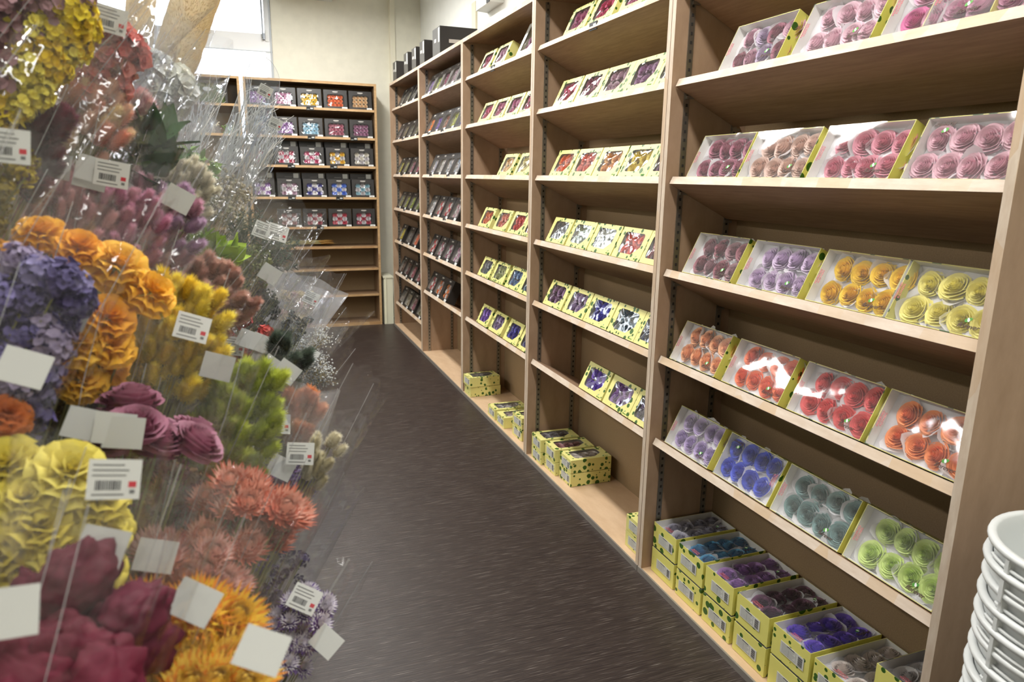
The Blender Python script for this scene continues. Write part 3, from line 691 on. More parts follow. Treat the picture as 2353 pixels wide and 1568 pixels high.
# dried wheat bundle lying on the back bookcase
t = thing('dried_grass_bundle', 'bundle of dried wheat lying on the sixth shelf of the back wall bookcase', 'dried flowers', T((.25, YB+.11, SB[5][0]+.002)))
b = MB(); b2 = MB()
for i in range(70):
    a = rnd.random()*6.28; r = .022*rnd.random()**.5; tz = .022+r*sin(a)*.8; ty = r*cos(a)*1.6
    b.tube([(-.18+rnd.uniform(0, .06), ty*.25, .008+abs(tz-.02)*.2), (.1, ty*.8, tz+.006), (.36+rnd.uniform(-.02, .02), ty*1.6, tz+.008)], .0016, 0, 3)
    x = .36+rnd.uniform(-.03, .03); b2.tube([(x, ty*1.6, tz+.008), (x+.04, ty*1.7, tz+.009), (x+.085, ty*1.8, tz+.006)], .0045, 0, 4, .2)
b.build('stems', mat('straw_pale', '#d8cf98', .7), t)['kind'] = 'stuff'; b2.build('ears', mat('straw_ears', '#b58a45', .7), t)['kind'] = 'stuff'
# left half of the back bookcase: moss box, bagged bits
t = thing('moss_box', 'large dark box of green moss with an oval white label, back bookcase left half', 'box', on_back(-.23, SB[0][0], 9, .175, .08))
put('carton', carton_mesh(.30, .175, .08, [(p[0]*1.75, p[1]*1.7) for p in WK], [BLACK, INNER]), t)
b = MB(); b.grid(lambda u, v: ((u-.5)*.27, (v-.5)*.155, .06+.012*noise.noise((u*9, v*7, 2))), 24, 16); b.build('moss', mat('moss_green', '#4b5a2c', .9, var=.4, vs=160), t)
b = MB(); b.lathe([(0.0, .0805), (.032, .0805)], 20); b.v = [(x, y*.55+.02, z) for x, y, z in b.v]; b.build('oval_label', TAGW, t)
b = MB(); b.box((-.13, -.075, .08), (-.095, -.055, .082)); b.build('price_tag', TAGW, t)
def baggie(x, z, w_, h_, c, lab, seed):
    t = thing('filled_bag', lab, 'bag', T((x, YB+.13, z)), 'clear bags on the back bookcase')
    b = MB(); r_ = random.Random(seed)
    b.grid(lambda u, v: (w_/2*cos(u*2*pi)*(1-.5*v**3)*(1+.1*noise.noise((u*4, v*3, seed))), .06*sin(u*2*pi)*(1-.8*v**2), h_*v), 18, 8, closeu=True); b.build('clear_bag', CELLOM, t)
    b = MB()
    for i in range(40):
        p = Vector((r_.uniform(-.38, .38)*w_, r_.uniform(-.03, .03), r_.uniform(.05, .6)*h_)); q = p+Vector((r_.uniform(-.04, .04), r_.uniform(-.02, .02), r_.uniform(0, .05)))
        b.tube([p, (p+q)/2+Vector((0, 0, .01)), q], .006, 0, 4)
    o = b.build('contents', mat('bag_fill_'+c.strip('#'), c, .8), t); o['kind'] = 'stuff'
baggie(-.26, SB[1][0]-.03, .22, .18, '#c9bfa6', 'clear bag of pale dried material on second shelf, back bookcase left half', 1)
baggie(-.08, SB[1][0]-.03, .10, .12, '#6f9a2e', 'small bag of bright green moss next to the upright, back bookcase left half', 2)
baggie(-.12, SB[2][0]-.03, .20, .15, '#6a3a28', 'bag of dark brown pods on third shelf, back bookcase left half', 3)

# ------------------------------------------------------------------ stack of white buckets
def bucket_meshes():
    out = MB(); n_ = 48
    prof = [(.108, 0), (.112, .003), (.140, .245), (.1405, .252), (.150, .253), (.1515, .258), (.150, .263), (.1405, .264), (.1375, .26), (.1365, .245), (.1085, .006), (0, .006)]
    out.lathe(prof, n_, 0)
    BWH = mat('bucket_white', '#dde0df', .35); bs = out.mesh('bucket_shell', [BWH])
    lug = MB()
    for s in (0, 1, 2, 3, 4, 5):
        a = radians(160+s*60)
        M = Matrix.Rotation(a, 4, 'Z')
        lug.box((.139, -.004, .215), (.1495, .004, .252), 0, None, M)
    hd = MB()
    hd.tube([(.1445*cos(t), .1445*sin(t), .236-.0*abs(t)) for t in [radians(140+k*7) for k in range(26)]], .0032, 0, 6)
    return bs, lug.mesh('handle_lug', [BWH]), hd.mesh('wire_handle', [BWH])
BS, LUG, HND = bucket_meshes()
NTH = 'top second third fourth fifth sixth seventh eighth ninth tenth eleventh twelfth thirteenth fourteenth fifteenth sixteenth bottom'.split()
for k in range(17):
    t = thing('bucket', 'topmost white plastic bucket of the nested stack by the end panel' if k == 16 else f'white plastic bucket in the nested stack beside the end panel, {NTH[16-k]} from the top', 'bucket', T((1.2+.0015*(k % 3), .6+.001*(k % 2), .0335*k)), 'nested white buckets')
    put('bucket_shell', BS, t); put('handle_lug', LUG, t); put('wire_handle', HND, t, Matrix.Rotation(.12*(k % 4), 4, 'Z'))
# ------------------------------------------------------------------ dried flower bouquets
def spike_head(name, L_, R_, n, sp, seed, tip=.35, mats=None):
    """bunny-tail / canary-grass head: ovoid core bristling with short blades"""
    r_ = random.Random(seed); b = MB()
    def rad(v): return R_*math.sqrt(max(0, 1-(2*v-1)**2))*(1-.25*v)
    b.grid(lambda u, v: (rad(v)*.8*cos(u*2*pi), rad(v)*.8*sin(u*2*pi), v*L_), 8, 6, closeu=True)
    for i in range(n):
        v = .03+.95*((i+.5)/n); a = i*2.39996; r = rad(v)*.75
        p = Vector((r*cos(a), r*sin(a), v*L_)); out = Vector((cos(a), sin(a), .35+1.5*v*v+r_.uniform(-.3, .3))).normalized()
        q = p+out*sp*r_.uniform(.7, 1.25); s_ = Vector((-sin(a), cos(a), 0))*sp*.15
        b.poly([p-s_, p+s_, q], 1)
    return b.mesh(name, [PAPER, PAPER])
BUNNY = [spike_head('grass_head', .036, .0100, 300, .0095, s) for s in (1, 2)]
CANARY = [spike_head('grass_head', .033, .0100, 260, .0095, s) for s in (3, 4)]
FUZZ = [spike_head('fluffy_head', .048, .015, 420, .014, s) for s in (5, 6)]
def straw_head(R, n, seed, curl=.9):
    """everlasting daisy: many narrow pointed bracts in rings, a paler heart"""
    r_ = random.Random(seed); b = MB()
    for li in range(6):
        el = radians(2+li*15); r0 = R*.18*(1-li*.1); ln = R*(1.0-.11*li); nn = int(n*(1-.09*li)); mi = 0 if li < 3 else 1
        for k in range(nn):
            a = 2*pi*k/nn+li*.37+r_.uniform(-.08, .08); e = el+r_.uniform(-.12, .12); l_ = ln*r_.uniform(.85, 1.08)
            d = Vector((cos(a), sin(a), 0)); s_ = Vector((-sin(a), cos(a), 0)); up = Vector((0, 0, 1))
            p0 = d*r0+up*(.02*R+li*.05*R); p1 = p0+(d*cos(e)+up*sin(e))*l_*.55; p2 = p0+(d*cos(e+.45*curl)+up*sin(e+.45*curl))*l_
            w_ = R*.085
            i0 = b.vert(p0-s_*w_*.7); i1 = b.vert(p0+s_*w_*.7); i2 = b.vert(p1+s_*w_); i3 = b.vert(p1-s_*w_); i4 = b.vert(p2)
            b.face((i0, i1, i2, i3), mi, True); b.face((i3, i2, i4), 1 if li > 0 else 0, True)
    b.lathe([(0, .42*R), (.12*R, .40*R), (.2*R, .28*R), (.22*R, .05*R)], 10, 2)
    b.lathe([(0.01*R, -.22*R), (.3*R, -.10*R), (.45*R, .05*R), (.2*R, .1*R)], 10, 0)
    return b.mesh('straw_flower', [PAPER, PAPER, PAPER])
STRAW = [straw_head(.024, 26, s) for s in (1, 2)]; DAISY = [straw_head(.016, 24, s, .3) for s in (3, 4)]
def pom_head(R, seed):
    """full globe of broad overlapping petals"""
    r_ = random.Random(seed); b = MB()
    for li, (n, el, ln) in enumerate([(8, -28, .92), (11, -5, 1.0), (11, 15, 1.0), (10, 34, .95), (8, 52, .86), (6, 68, .74), (4, 80, .6)]):
        for k in range(n):
            a0 = 2*pi*k/n+li*.55+r_.uniform(-.12, .12); e0 = radians(el)+r_.uniform(-.1, .1); l_ = ln*r_.uniform(.9, 1.06)
            sp = min(1.3, 3.6/n/max(.35, cos(e0)))
            def f(u, v, a0=a0, e0=e0, l_=l_, sp=sp):
                s_ = u*2-1; a = a0+s_*sp*(.35+.65*v); r = R*l_*(.25+.75*v); e = e0+.35*(1-v)-.18*s_*s_+.16*max(0, v-.65)
                rip = 1+.015*sin(5*s_+a0*3)*v
                return (r*rip*cos(e)*cos(a), r*rip*cos(e)*sin(a), r*rip*sin(e)+R*.25)
            b.grid(f, 4, 3)
    return b.mesh('globe_flower', [PAPER])
POM = [pom_head(.026, s) for s in (1, 2, 3)]
def ruffle_head(R, n, seed, sz=.4):
    """cluster of small crinkled florets"""
    r_ = random.Random(seed); b = MB()
    for i in range(n):
        d = Vector((r_.gauss(0, 1), r_.gauss(0, 1), r_.gauss(.25, 1))).normalized(); p = d*R*r_.uniform(.45, 1.0)
        a = d.orthogonal().normalized(); a = Matrix.Rotation(r_.random()*6, 3, d) @ a; c = d.cross(a); s_ = R*sz*r_.uniform(.7, 1.3)
        k0 = b.vert(p-d*s_*.4)
        ring = [b.vert(p+(a*cos(t*pi/3)+c*sin(t*pi/3))*s_*r_.uniform(.6, 1)+d*s_*r_.uniform(-.1, .5)) for t in range(6)]
        for t in range(6): b.face((k0, ring[t], ring[(t+1) % 6]), 0, True)
    return b.mesh('floret_cluster', [PAPER])
RUFF = [ruffle_head(.020, 110, s, .28) for s in (1, 2)]; CORAL = [ruffle_head(.018, 46, s, .55) for s in (3, 4)]; CRUMB = [ruffle_head(.010, 26, s, .35) for s in (5, 6)]
def comb_head(R, seed):
    """cockscomb: folded velvety crest"""
    b = MB()
    def f(u, v):
        a = u*2*pi; e = (v-.45)*pi*.98
        d = Vector((cos(e)*cos(a), cos(e)*sin(a), sin(e)))
        r = R*(1+.22*abs(noise.noise(d*2.6+Vector((seed, 0, 0))))*2-.1+.07*noise.noise(d*11+Vector((seed, 3, 0))))
        return (d.x*r*1.15, d.y*r*.8, d.z*r*.9+R*.5)
    b.grid(f, 40, 24, closeu=True); return b.mesh('crest_flower', [PAPER])
COMB = [comb_head(.034, s) for s in (1, 2)]
def blade(b, p, d, up, L_, W_, bend, mi=0, nu=2, nv=6):
    d = Vector(d).normalized(); s_ = d.cross(Vector(up)); s_ = s_.normalized() if s_.length > 1e-4 else Vector((1, 0, 0)); nrm = s_.cross(d)
    b.grid(lambda u, v: Vector(p)+d*(L_*v)+s_*((u-.5)*W_*math.sin(pi*min(1, .04+v*.96)**.8))+nrm*(bend*v*v+.15*W_*abs(u-.5)), nu, nv, mi)
def leaf_head(L_, W_, n, seed, spread=.8):
    r_ = random.Random(seed); b = MB()
    for i in range(n):
        a = i*2.4+r_.uniform(-.3, .3); e = r_.uniform(.2, spread)
        d = Vector((sin(e)*cos(a), sin(e)*sin(a), cos(e))); z = -.02+.03*i/n
        blade(b, (0, 0, z), d, (cos(a)*-1, sin(a)*-1, 1), L_*r_.uniform(.75, 1.1), W_*r_.uniform(.8, 1.1), -L_*.25*r_.random())
    return b.mesh('leaf_cluster', [PAPER])
BIGLEAF = [leaf_head(.062, .042, 7, s, 1.15) for s in (1, 2)]; SMALLEAF = [leaf_head(.020, .009, 14, s, 1.3) for s in (3, 4)]; NARROW = [leaf_head(.05, .010, 12, s, .9) for s in (7, 8)]
def fern_head(L_, seed):
    r_ = random.Random(seed); b = MB()
    for s0 in range(5):
        a = r_.random()*6; d = Vector((.5*cos(a), .5*sin(a), 1)).normalized(); p = Vector((0, 0, 0))
        pts = [p+d*L_*k/5+Vector((r_.uniform(-1, 1), r_.uniform(-1, 1), 0))*L_*.03 for k in range(6)]; b.tube(pts, .0009, 0, 3, .5)
        for q in pts[1:]:
            for k in range(5):
                e = Vector((r_.uniform(-1, 1), r_.uniform(-1, 1), r_.uniform(.0, 1))).normalized(); m1 = q+e*L_*.12
                b.tube([q, m1], .0008, 0, 3)
                for _ in range(4):
                    g = (e+Vector((r_.uniform(-1, 1), r_.uniform(-1, 1), r_.uniform(-.6, 1)))*.9).normalized(); b.tube([m1, m1+g*L_*.08], .0006, 0, 3, .3)
    return b.mesh('feathery_sprig', [PAPER])
FERN = [fern_head(.07, s) for s in (1, 2)]
def bead_head(seed, n=60, R=.035, br=.0022):
    r_ = random.Random(seed); b = MB()
    for i in range(n):
        d = Vector((r_.gauss(0, .7), r_.gauss(0, .7), abs(r_.gauss(.6, .5)))); p = d.normalized()*R*r_.uniform(.3, 1)
        if i % 3 == 0: b.tube([(0, 0, -.02), p*.6, p], .0004, 1, 3)
        b.lathe([(0, p.z-br), (br, p.z-br*.3), (br*.8, p.z+br*.6), (0, p.z+br)], 6, 0, c=(p.x, p.y))
    return b.mesh('seed_cluster', [PAPER, STEMT])
BEAD = [bead_head(s) for s in (1, 2)]; BEADBIG = [bead_head(s, 26, .04, .0048) for s in (3, 4)]
KINDS = dict(bunny=BUNNY, canary=CANARY, fuzz=FUZZ, straw=STRAW, daisy=DAISY, pom=POM, ruff=RUFF, coral=CORAL, crumb=CRUMB, comb=COMB, rose=ROSES, bigleaf=BIGLEAF, smalleaf=SMALLEAF, narrow=NARROW, fern=FERN, bead=BEAD, beadbig=BEADBIG)
PTAG = label_mesh(.036, .030, True, 3); BTAG = MB(); BTAG.box((-.017, -.0145, 0), (.017, .0145, .0006)); BTAG = BTAG.mesh('backing_card', [TAGB])
def fmat(c, tr=.10): return mat('dried_'+c.strip('#'), c, .75, trans=tr, var=.10, vs=120)
buckets = []
HL = dict(bunny=.020, canary=.018, fuzz=.030, bigleaf=.03, fern=.035, narrow=.025, pom=.012, comb=.015)
def sleeve(parent, A0, L_, ext, r0, R, seed, mt, flat=1.0, jag=.2, closed=False):
    """clear sleeve: wrinkled cone, open at the top with two pointed corners"""
    b = MB(); ph = seed*1.7
    def f(u, v):
        a = u*2*pi; z = -L_+(L_+ext*(1+jag*(abs(sin(a+ph))**3-.5)+.07*sin(5*a+ph)))*v
        r = r0+(R-r0)*v**.9
        fold = 1+.10*noise.noise(Vector((cos(a)*2.2+ph, sin(a)*2.2, v*1.1)))+.055*abs(sin(a*6+ph+v*2))*v
        if closed: r *= (1-.75*max(0, v-.93)/.07)
        flare = 1+.10*max(0, v-.85)/.15*sin(4*a+ph)
        return (r*fold*flare*cos(a), r*fold*flare*sin(a)*flat, z)
    b.grid(f, 44, 20, closeu=True)
    for s_ in (.07+.1*(seed % 3), .57+.1*(seed % 3)): b.tube([f(s_, i/20) for i in range(21)], .00045, 1, 4)
    return b.build('clear_sleeve', [mt, FEDGE], parent)
def bouquet(name, label, uv, d, kind, n, w, h, cols, hs=1.0, lean=32, back=.12, L_=.46, R=None, ext=None, tags=(), mt=CELLO, mats3=None, stems='#8b8a52', flat=.7, sl=True, seed=0, zj=None, nst=None, hmin=0, split=None, cat='dried flowers', spread=.9):
    """uv: photo position of the middle of the heads, w/h: half extents (m) across and along the stems"""
    w *= .8; h *= .85; n = int(n*{'bunny': 2.4, 'canary': 2.0, 'fuzz': 2.2, 'coral': 1.3, 'ruff': 1.2}.get(kind, 1)); n = min(n, 98); hs *= {'bunny': .54, 'canary': .74, 'fuzz': .72, 'rose': .8, 'pom': 1.12}.get(kind, 1)
    nst = nst or 60; R = R*.85 if R else None
    if split: split = [(x*.88, y*.88, z*.88) for x, y, z in split]
    r_ = random.Random(seed*31+len(label)); C_ = px(uv[0], uv[1], d); phi = radians(lean)
    A = (UU*cos(phi)+RR*sin(phi)+FW*back).normalized()
    Yv = (C_-Vector((0, 0, CAMZ))); Yv = (Yv-A*Yv.dot(A)).normalized(); X = Yv.cross(A)
    M = frame(C_, X, Yv, A)
    base = C_-A*L_
    bi = None
    for q in buckets:
        if (Vector(q[:2])-Vector(base[:2])).length < .085 and abs(q[2]-base.z) < .09: bi = q
    if bi is None: bi = [base.x, base.y, base.z]; buckets.append(bi)
    root = thing(name, label, cat, T(base) , None)
    Mi = T(base).inverted() @ M
    mk = lambda m_: Mi @ m_
    foot = Vector((0, 0, -L_))
    ks = KINDS[kind]; st = MB()
    for i in range(n):
        a = i*2.39996+seed; rr = math.sqrt((i+.5)/n)
        x = w*rr*cos(a)+r_.uniform(-.1, .1)*w; y = w*flat*rr*sin(a); z = h*r_.uniform(-1, 1) if h else 0
        z += -.25*w*rr*rr
        if kind in ('bunny', 'canary', 'fuzz'): y = y*.45-w*.35
        if split: x, y, z = split[i % len(split)]
        p = Vector((x, y, z-HL.get(kind, .01)*hs)); dr = ((p-foot).normalized()*(1-spread*.4)+Vector((x, y, 0))*(spread*.6/max(w, .01))*.5+Vector((0, -.55 if kind in ('straw', 'daisy', 'pom') else -.15, 0))).normalized()
        s = hs*r_.uniform(.85, 1.15)
        q = dr.to_track_quat('Z', 'Y').to_matrix().to_4x4()
        c = cols[i % len(cols)]
        hm = [fmat(c)]*3 if not mats3 else [fmat(mats3[0]), fmat(mats3[1]), fmat(mats3[2])]
        me = r_.choice(ks); hm = hm[:len(me.materials)]
        if kind in ('bead', 'beadbig'): hm = [fmat(c), STEMT]
        if kind in ('bunny', 'canary', 'fuzz'): hm = [fmat(shift(c, .9)), mat('dried_tip_'+c.strip('#'), shift(c, 1.2), .7, trans=.32)]
        if kind == 'rose': hm = [fmat(c), fmat(shift(c, 1.15))]
        put(me.name.split('.')[0], me, root, mk(T(p) @ q @ Matrix.Rotation(r_.random()*6, 4, 'Z') @ Matrix.Scale(s, 4)), hm)
        if i < (nst or 40): st.tube([foot+Vector((r_.uniform(-.01, .01), r_.uniform(-.01, .01), 0)), foot.lerp(p, .55)*1.0+Vector((x*.12, y*.1, 0)), p], .0011 if kind not in ('straw', 'pom', 'comb', 'bigleaf') else .0016, 0, 4)
    if st.v:
        o = st.build('stems', fmat(stems), root, mk(Matrix.Identity(4))); 
        if n > 1: o['kind'] = 'stuff'
    if sl:
        R = R or w*1.25+.02; ext = ext if ext is not None else h+.09
        o = sleeve(root, A, L_-.01, ext, .022, R, seed+1, mt, flat=.8); o.matrix_basis = mk(Matrix.Identity(4))
    for (du, dv, blank, rot) in tags:
        P = px(uv[0]+du, uv[1]+dv, d-(R or w)*.7-.012)
        Z = (Vector((0, 0, CAMZ))-P).normalized(); Z = (Z+Vector((r_.uniform(-.3, .3), r_.uniform(-.3, .3), r_.uniform(0, .3)))).normalized()
        Yt = (UU*cos(radians(rot))+RR*sin(radians(rot))); Yt = (Yt-Z*Yt.dot(Z)).normalized()
        put('backing_card' if blank else 'price_tag', BTAG if blank else PTAG, root, T(base).inverted() @ frame(P, Yt.cross(Z), Yt, Z))
    return root
Q = bouquet
# near left column, closest to the lens
Q('dried_bouquet', 'blurred dusty mauve bouquet in the extreme top left corner', (15, 30), .72, 'ruff', 26, .05, .09, ['#8a6468', '#a07a80'], 1.2, seed=1)
Q('dried_bouquet', 'blurred bright yellow fluffy bouquet at the top left', (75, 115), .74, 'ruff', 60, .034, .085, ['#f6dc2c', '#fbe960', '#eecb1c'], 1.05, lean=34, seed=2, R=.062, ext=.12)
Q('dried_bouquet', 'lavender grey statice bouquet behind the bright yellow one', (140, 190), 1.02, 'ruff', 46, .030, .12, ['#8b7fa0', '#6f6488', '#a598b0'], .9, lean=36, seed=3, R=.048, ext=.13)
Q('dried_bouquet', 'coral pink statice bouquet with a price tag at its top, upper left', (240, 125), .88, 'coral', 56, .038, .050, ['#e2756a', '#ee8f80', '#c9605a'], .9, seed=4, mt=CELLOB, tags=[(12, -80, False, 8)])
Q('dried_bouquet', 'small green and purple mixed bunch beside the coral bouquet', (300, 165), 1.15, 'smalleaf', 26, .035, .05, ['#7d8a3a', '#6a7a3c', '#7a6aa0'], 1.0, seed=5)
Q('dried_bouquet', 'ruffled ivory white bouquet below the two tan reed rolls', (372, 185), 1.15, 'coral', 34, .045, .04, ['#fbfaf0', '#f6f3e2'], 1.25, seed=6, mt=CELLOB, R=.075, ext=.10)
Q('dried_bouquet', 'dark burgundy bouquet at the left edge below the yellow one', (78, 330), .78, 'fuzz', 16, .022, .05, ['#5a1426', '#7a1c34', '#3c0e1c'], .9, lean=20, seed=7, R=.05)
Q('dried_bouquet', 'olive yellow bunch at the left edge behind a price tag', (5, 390), .66, 'crumb', 30, .03, .05, ['#b09a2a', '#8a7a2c'], 1.0, seed=8, tags=[(8, -55, False, 0)])
Q('dried_bouquet', 'cream tipped apricot bunny tail bouquet, upper left', (195, 275), .88, 'bunny', 24, .048, .050, ['#f8c49c', '#fbe0a0', '#f4a07c'], 1.4, lean=18, seed=9, mt=CELLOB, tags=[(-70, 105, True, 10), (20, 115, True, 14), (62, 125, False, 8)])
Q('dried_bouquet', 'pale pink bunny tail bouquet beside dark green leaves', (262, 300), .98, 'bunny', 26, .036, .065, ['#f4c0b6', '#f8d0c4', '#efaaa2'], 1.6, lean=26, seed=10, mt=CELLOB)
Q('leaf_bunch', 'bunch of glossy dark green leaves in a clear sleeve, upper left', (345, 312), .98, 'bigleaf', 9, .03, .03, ['#2f5a26', '#3d6a2c', '#1f4322'], .95, lean=18, seed=11, R=.065, mt=CELLOB)
Q('leaf_bunch', 'small bright green leafy sprigs above the ivory bunny tails', (440, 372), 1.2, 'smalleaf', 22, .045, .035, ['#6c9236', '#7fa040'], 1.0, lean=30, seed=12)
Q('dried_bouquet', 'ivory bunny tail bouquet in front of the white twig sleeves', (425, 425), 1.1, 'bunny', 20, .05, .04, ['#efe6c8', '#f4ecd4'], 1.25, lean=28, seed=13, mt=CELLOB, tags=[(-25, 40, True, 28), (-110, 15, True, 20)])
# rows across the middle
Q('dried_bouquet', 'dusty rose bunny tail bouquet, left part of the wide mauve row', (140, 478), .86, 'bunny', 40, .060, .05, ['#dc98a0', '#cc8890', '#e6b0b2'], 1.3, lean=4, seed=14)
Q('dried_bouquet', 'mauve pink bunny tail bouquet in the middle of the rose row', (260, 488), .90, 'bunny', 44, .065, .05, ['#d48cac', '#e09cb6', '#c88496'], 1.3, lean=12, seed=15, tags=[(-52, -82, True, 12)])
Q('dried_bouquet', 'lilac pink bunny tail bouquet at the right end of the rose row', (365, 520), .98, 'bunny', 44, .060, .07, ['#d89cb2', '#e2b2c2', '#c9a0c4'], 1.25, lean=28, seed=16, tags=[(45, -62, True, 30)])
Q('dried_bouquet', 'brown orange fluffy bunch below the rose bunny tails', (190, 555), .92, 'fuzz', 30, .09, .02, ['#8c4a2a', '#a4603a'], .8, lean=14, seed=17)
Q('dried_bouquet', 'golden orange globe flower bouquet with four big heads along its top', (215, 640), .74, 'pom', 12, .07, .04, ['#ffbc34', '#ffb02a', '#ffc444'], 1.0, lean=14, seed=18, flat=.5, R=.095, ext=.06,
  split=[(-.060, 0, .040), (-.022, -.01, .036), (.018, 0, .026), (.058, -.01, .008), (.024, -.02, -.035), (.004, -.03, -.070), (.034, -.025, -.062), (-.014, -.02, -.095), (.0, .03, -.03), (-.03, .03, -.06), (.03, .03, -.09), (.018, -.02, -.11)], tags=[(-55, 78, True, 22)])
Q('dried_bouquet', 'golden orange globe flowers cut off at the left edge of the picture', (5, 610), .68, 'pom', 5, .03, .02, ['#ffb834', '#ffac2a'], 1.0, lean=25, seed=19)
Q('dried_bouquet', 'lavender blue statice bouquet at the left edge, below the orange globes', (45, 735), .62, 'ruff', 70, .048, .072, ['#7a70a8', '#948cba', '#5d5484', '#a79ab8'], .85, lean=22, seed=20, tags=[(10, 110, True, 20)])
Q('dried_bouquet', 'yellow canary grass bouquet with a barcode tag, centre of the display', (410, 765), .86, 'canary', 62, .058, .075, ['#ffe42a', '#ffe940', '#fbd818'], 1.12, lean=16, seed=21, R=.085, ext=.11, tags=[(32, -12, False, 18), (90, 78, True, 14), (-150, 210, True, 10)])
Q('leaf_bunch', 'bunch of fresh lime green oval leaves in a wide clear sleeve', (505, 560), 1.2, 'bigleaf', 9, .045, .02, ['#9ab828', '#a8c434', '#7c9c24'], .9, lean=28, seed=22, mt=CELLO, R=.095, ext=.10, tags=[(-10, 50, False, 20)])
Q('leaf_bunch', 'dark feathery asparagus foliage in a wide clear sleeve', (588, 570), 1.38, 'fern', 16, .055, .05, ['#4f5a4c', '#5f6c54'], .8, lean=24, seed=23, mt=CELLO, R=.11, ext=.11, tags=[(50, -35, False, 16), (18, -40, False, 20)])
Q('leaf_bunch', 'olive green fine foliage bunch below the lime leaves', (560, 640), 1.3, 'crumb', 50, .04, .09, ['#6f7a4a', '#8a8f55', '#59653c'], 1.0, lean=30, seed=24, tags=[(60, -10, True, 34)])
Q('dried_bouquet', 'dusty terracotta bunny tail bouquet with fluffy heads', (500, 668), 1.06, 'fuzz', 26, .062, .045, ['#d8a48e', '#e0b09c', '#c88e78'], .82, lean=38, seed=25, mt=CELLO)
Q('dried_bouquet', 'thin amber seed head bunch between orange and yellow flowers', (325, 690), .98, 'narrow', 26, .03, .06, ['#b07a28', '#8f6a2c'], .8, lean=30, seed=26)
Q('dried_bouquet', 'small coral red floret bunch with pale tags', (560, 790), 1.2, 'coral', 26, .05, .06, ['#c8463e', '#d8605a', '#a83a3c'], .7, lean=28, seed=27, tags=[(-25, 5, False, 10), (10, -10, True, 20), (42, 0, True, 24), (38, 42, True, 32)])
Q('leaf_bunch', 'blackish grey berried foliage bunch in a crinkled sleeve', (585, 720), 1.38, 'crumb', 70, .045, .07, ['#3d443f', '#545b55', '#6d746d'], 1.0, lean=32, seed=28, mt=CELLOB)
Q('leaf_bunch', 'dark silver grey sprig bunch beside the wrapped fan', (655, 790), 1.40, 'crumb', 60, .03, .09, ['#3a3f3e', '#6f7676', '#8c9292'], .9, lean=22, seed=29, mt=CELLOB)
Q('dried_bouquet', 'pale pink and yellow bouquet in lavender tissue fan wrap', (690, 695), 1.75, 'crumb', 40, .05, .05, ['#e6cf9a', '#d8b0a8', '#c9b8a8'], 1.2, lean=22, seed=30, mt=CELLOM, R=.105, ext=.06, tags=[(25, -10, False, 24)])
Q('dried_bouquet', 'white baby breath sprays in a narrow sleeve at the right edge', (718, 800), 1.55, 'bead', 12, .03, .05, ['#e6e6e2', '#cfd0cc'], .9, lean=30, seed=31, mt=CELLOB, R=.05, ext=.08, tags=[(-5, 15, True, 30)])
Q('dried_bouquet', 'silver grey glittering seed sprays in a narrow pointed sleeve', (712, 868), 1.42, 'bead', 12, .03, .04, ['#a6a8a8', '#6e7272', '#d6d8d8'], .9, lean=32, seed=32, mt=CELLO, R=.05, ext=.10)
Q('dried_bouquet', 'dark bottle green canary grass behind the lime ones', (640, 850), 1.1, 'canary', 14, .035, .06, ['#2f4030', '#3a4d38'], 1.2, lean=36, seed=33, tags=[(-15, -5, True, 35), (20, 5, True, 35)])
Q('dried_bouquet', 'lime green canary grass bouquet, large, in the middle of the display', (545, 965), .88, 'canary', 70, .052, .085, ['#b8c624', '#a6b41e', '#c6d038'], 1.2, lean=22, seed=34, R=.085, ext=.09)
Q('dried_bouquet', 'peach orange fluffy bouquet in a pale orange lined sleeve', (690, 955), 1.08, 'fuzz', 12, .022, .04, ['#f0a468', '#ee9350'], .85, lean=16, seed=35, mt=CELLOM, R=.055, ext=.05, tags=[(-52, 20, False, 4)])
Q('dried_bouquet', 'cream bunny tail bunch at the right edge of the display', (735, 1055), 1.0, 'bunny', 9, .02, .045, ['#e9dfb8', '#f0e8c8'], 1.1, lean=26, seed=36, R=.05, tags=[(-45, -12, False, 4)])
Q('dried_bouquet', 'violet floret bunch behind the salmon straw flowers', (668, 1110), 1.02, 'ruff', 18, .035, .04, ['#6a5490', '#7c66a0'], .7, lean=25, seed=37, tags=[(-22, -35, True, 28)])
# lower rows
Q('dried_bouquet', 'mauve pink rounded petal flowers under the yellow canary grass', (345, 985), .72, 'rose', 9, .062, .03, ['#b06a8a', '#a45e78', '#bc7c94'], 1.15, lean=12, seed=38, tags=[(-60, 10, True, 5), (-150, -10, True, 14), (-82, 0, True, 10)])
Q('dried_bouquet', 'dim pink brown bouquet below the mauve rounded flowers', (350, 1120), .80, 'crumb', 70, .06, .06, ['#8c4c54', '#6f4038', '#94744a'], 1.1, lean=14, seed=39)
Q('dried_bouquet', 'pale lemon yellow globe flower bouquet with a large barcode tag', (125, 1150), .60, 'pom', 17, .055, .04, ['#e6d557', '#ecdd6a', '#dcc94a'], 1.0, lean=14, seed=40, flat=.5, R=.085, ext=.06,
  split=[(-.042, 0, .032), (.004, -.01, .036), (.030, 0, .018), (-.02, -.02, .012), (-.045, -.01, -.02), (-.005, -.025, -.010), (.046, -.01, -.010), (.02, -.025, -.03), (-.026, -.02, -.046), (.046, -.01, -.048), (.0, -.02, -.058), (-.044, 0, -.062), (.02, .02, -.04), (-.02, .02, .0), (.03, .02, -.075), (-.01, .01, -.08), (-.06, .01, .0)], tags=[(138, -48, False, 8), (110, 108, True, 14)])
Q('dried_bouquet', 'olive dark bunch behind the lemon globes at the left edge', (60, 985), .74, 'crumb', 50, .05, .06, ['#4f4a1e', '#3c3a1e', '#665c22'], 1.2, lean=16, seed=41)
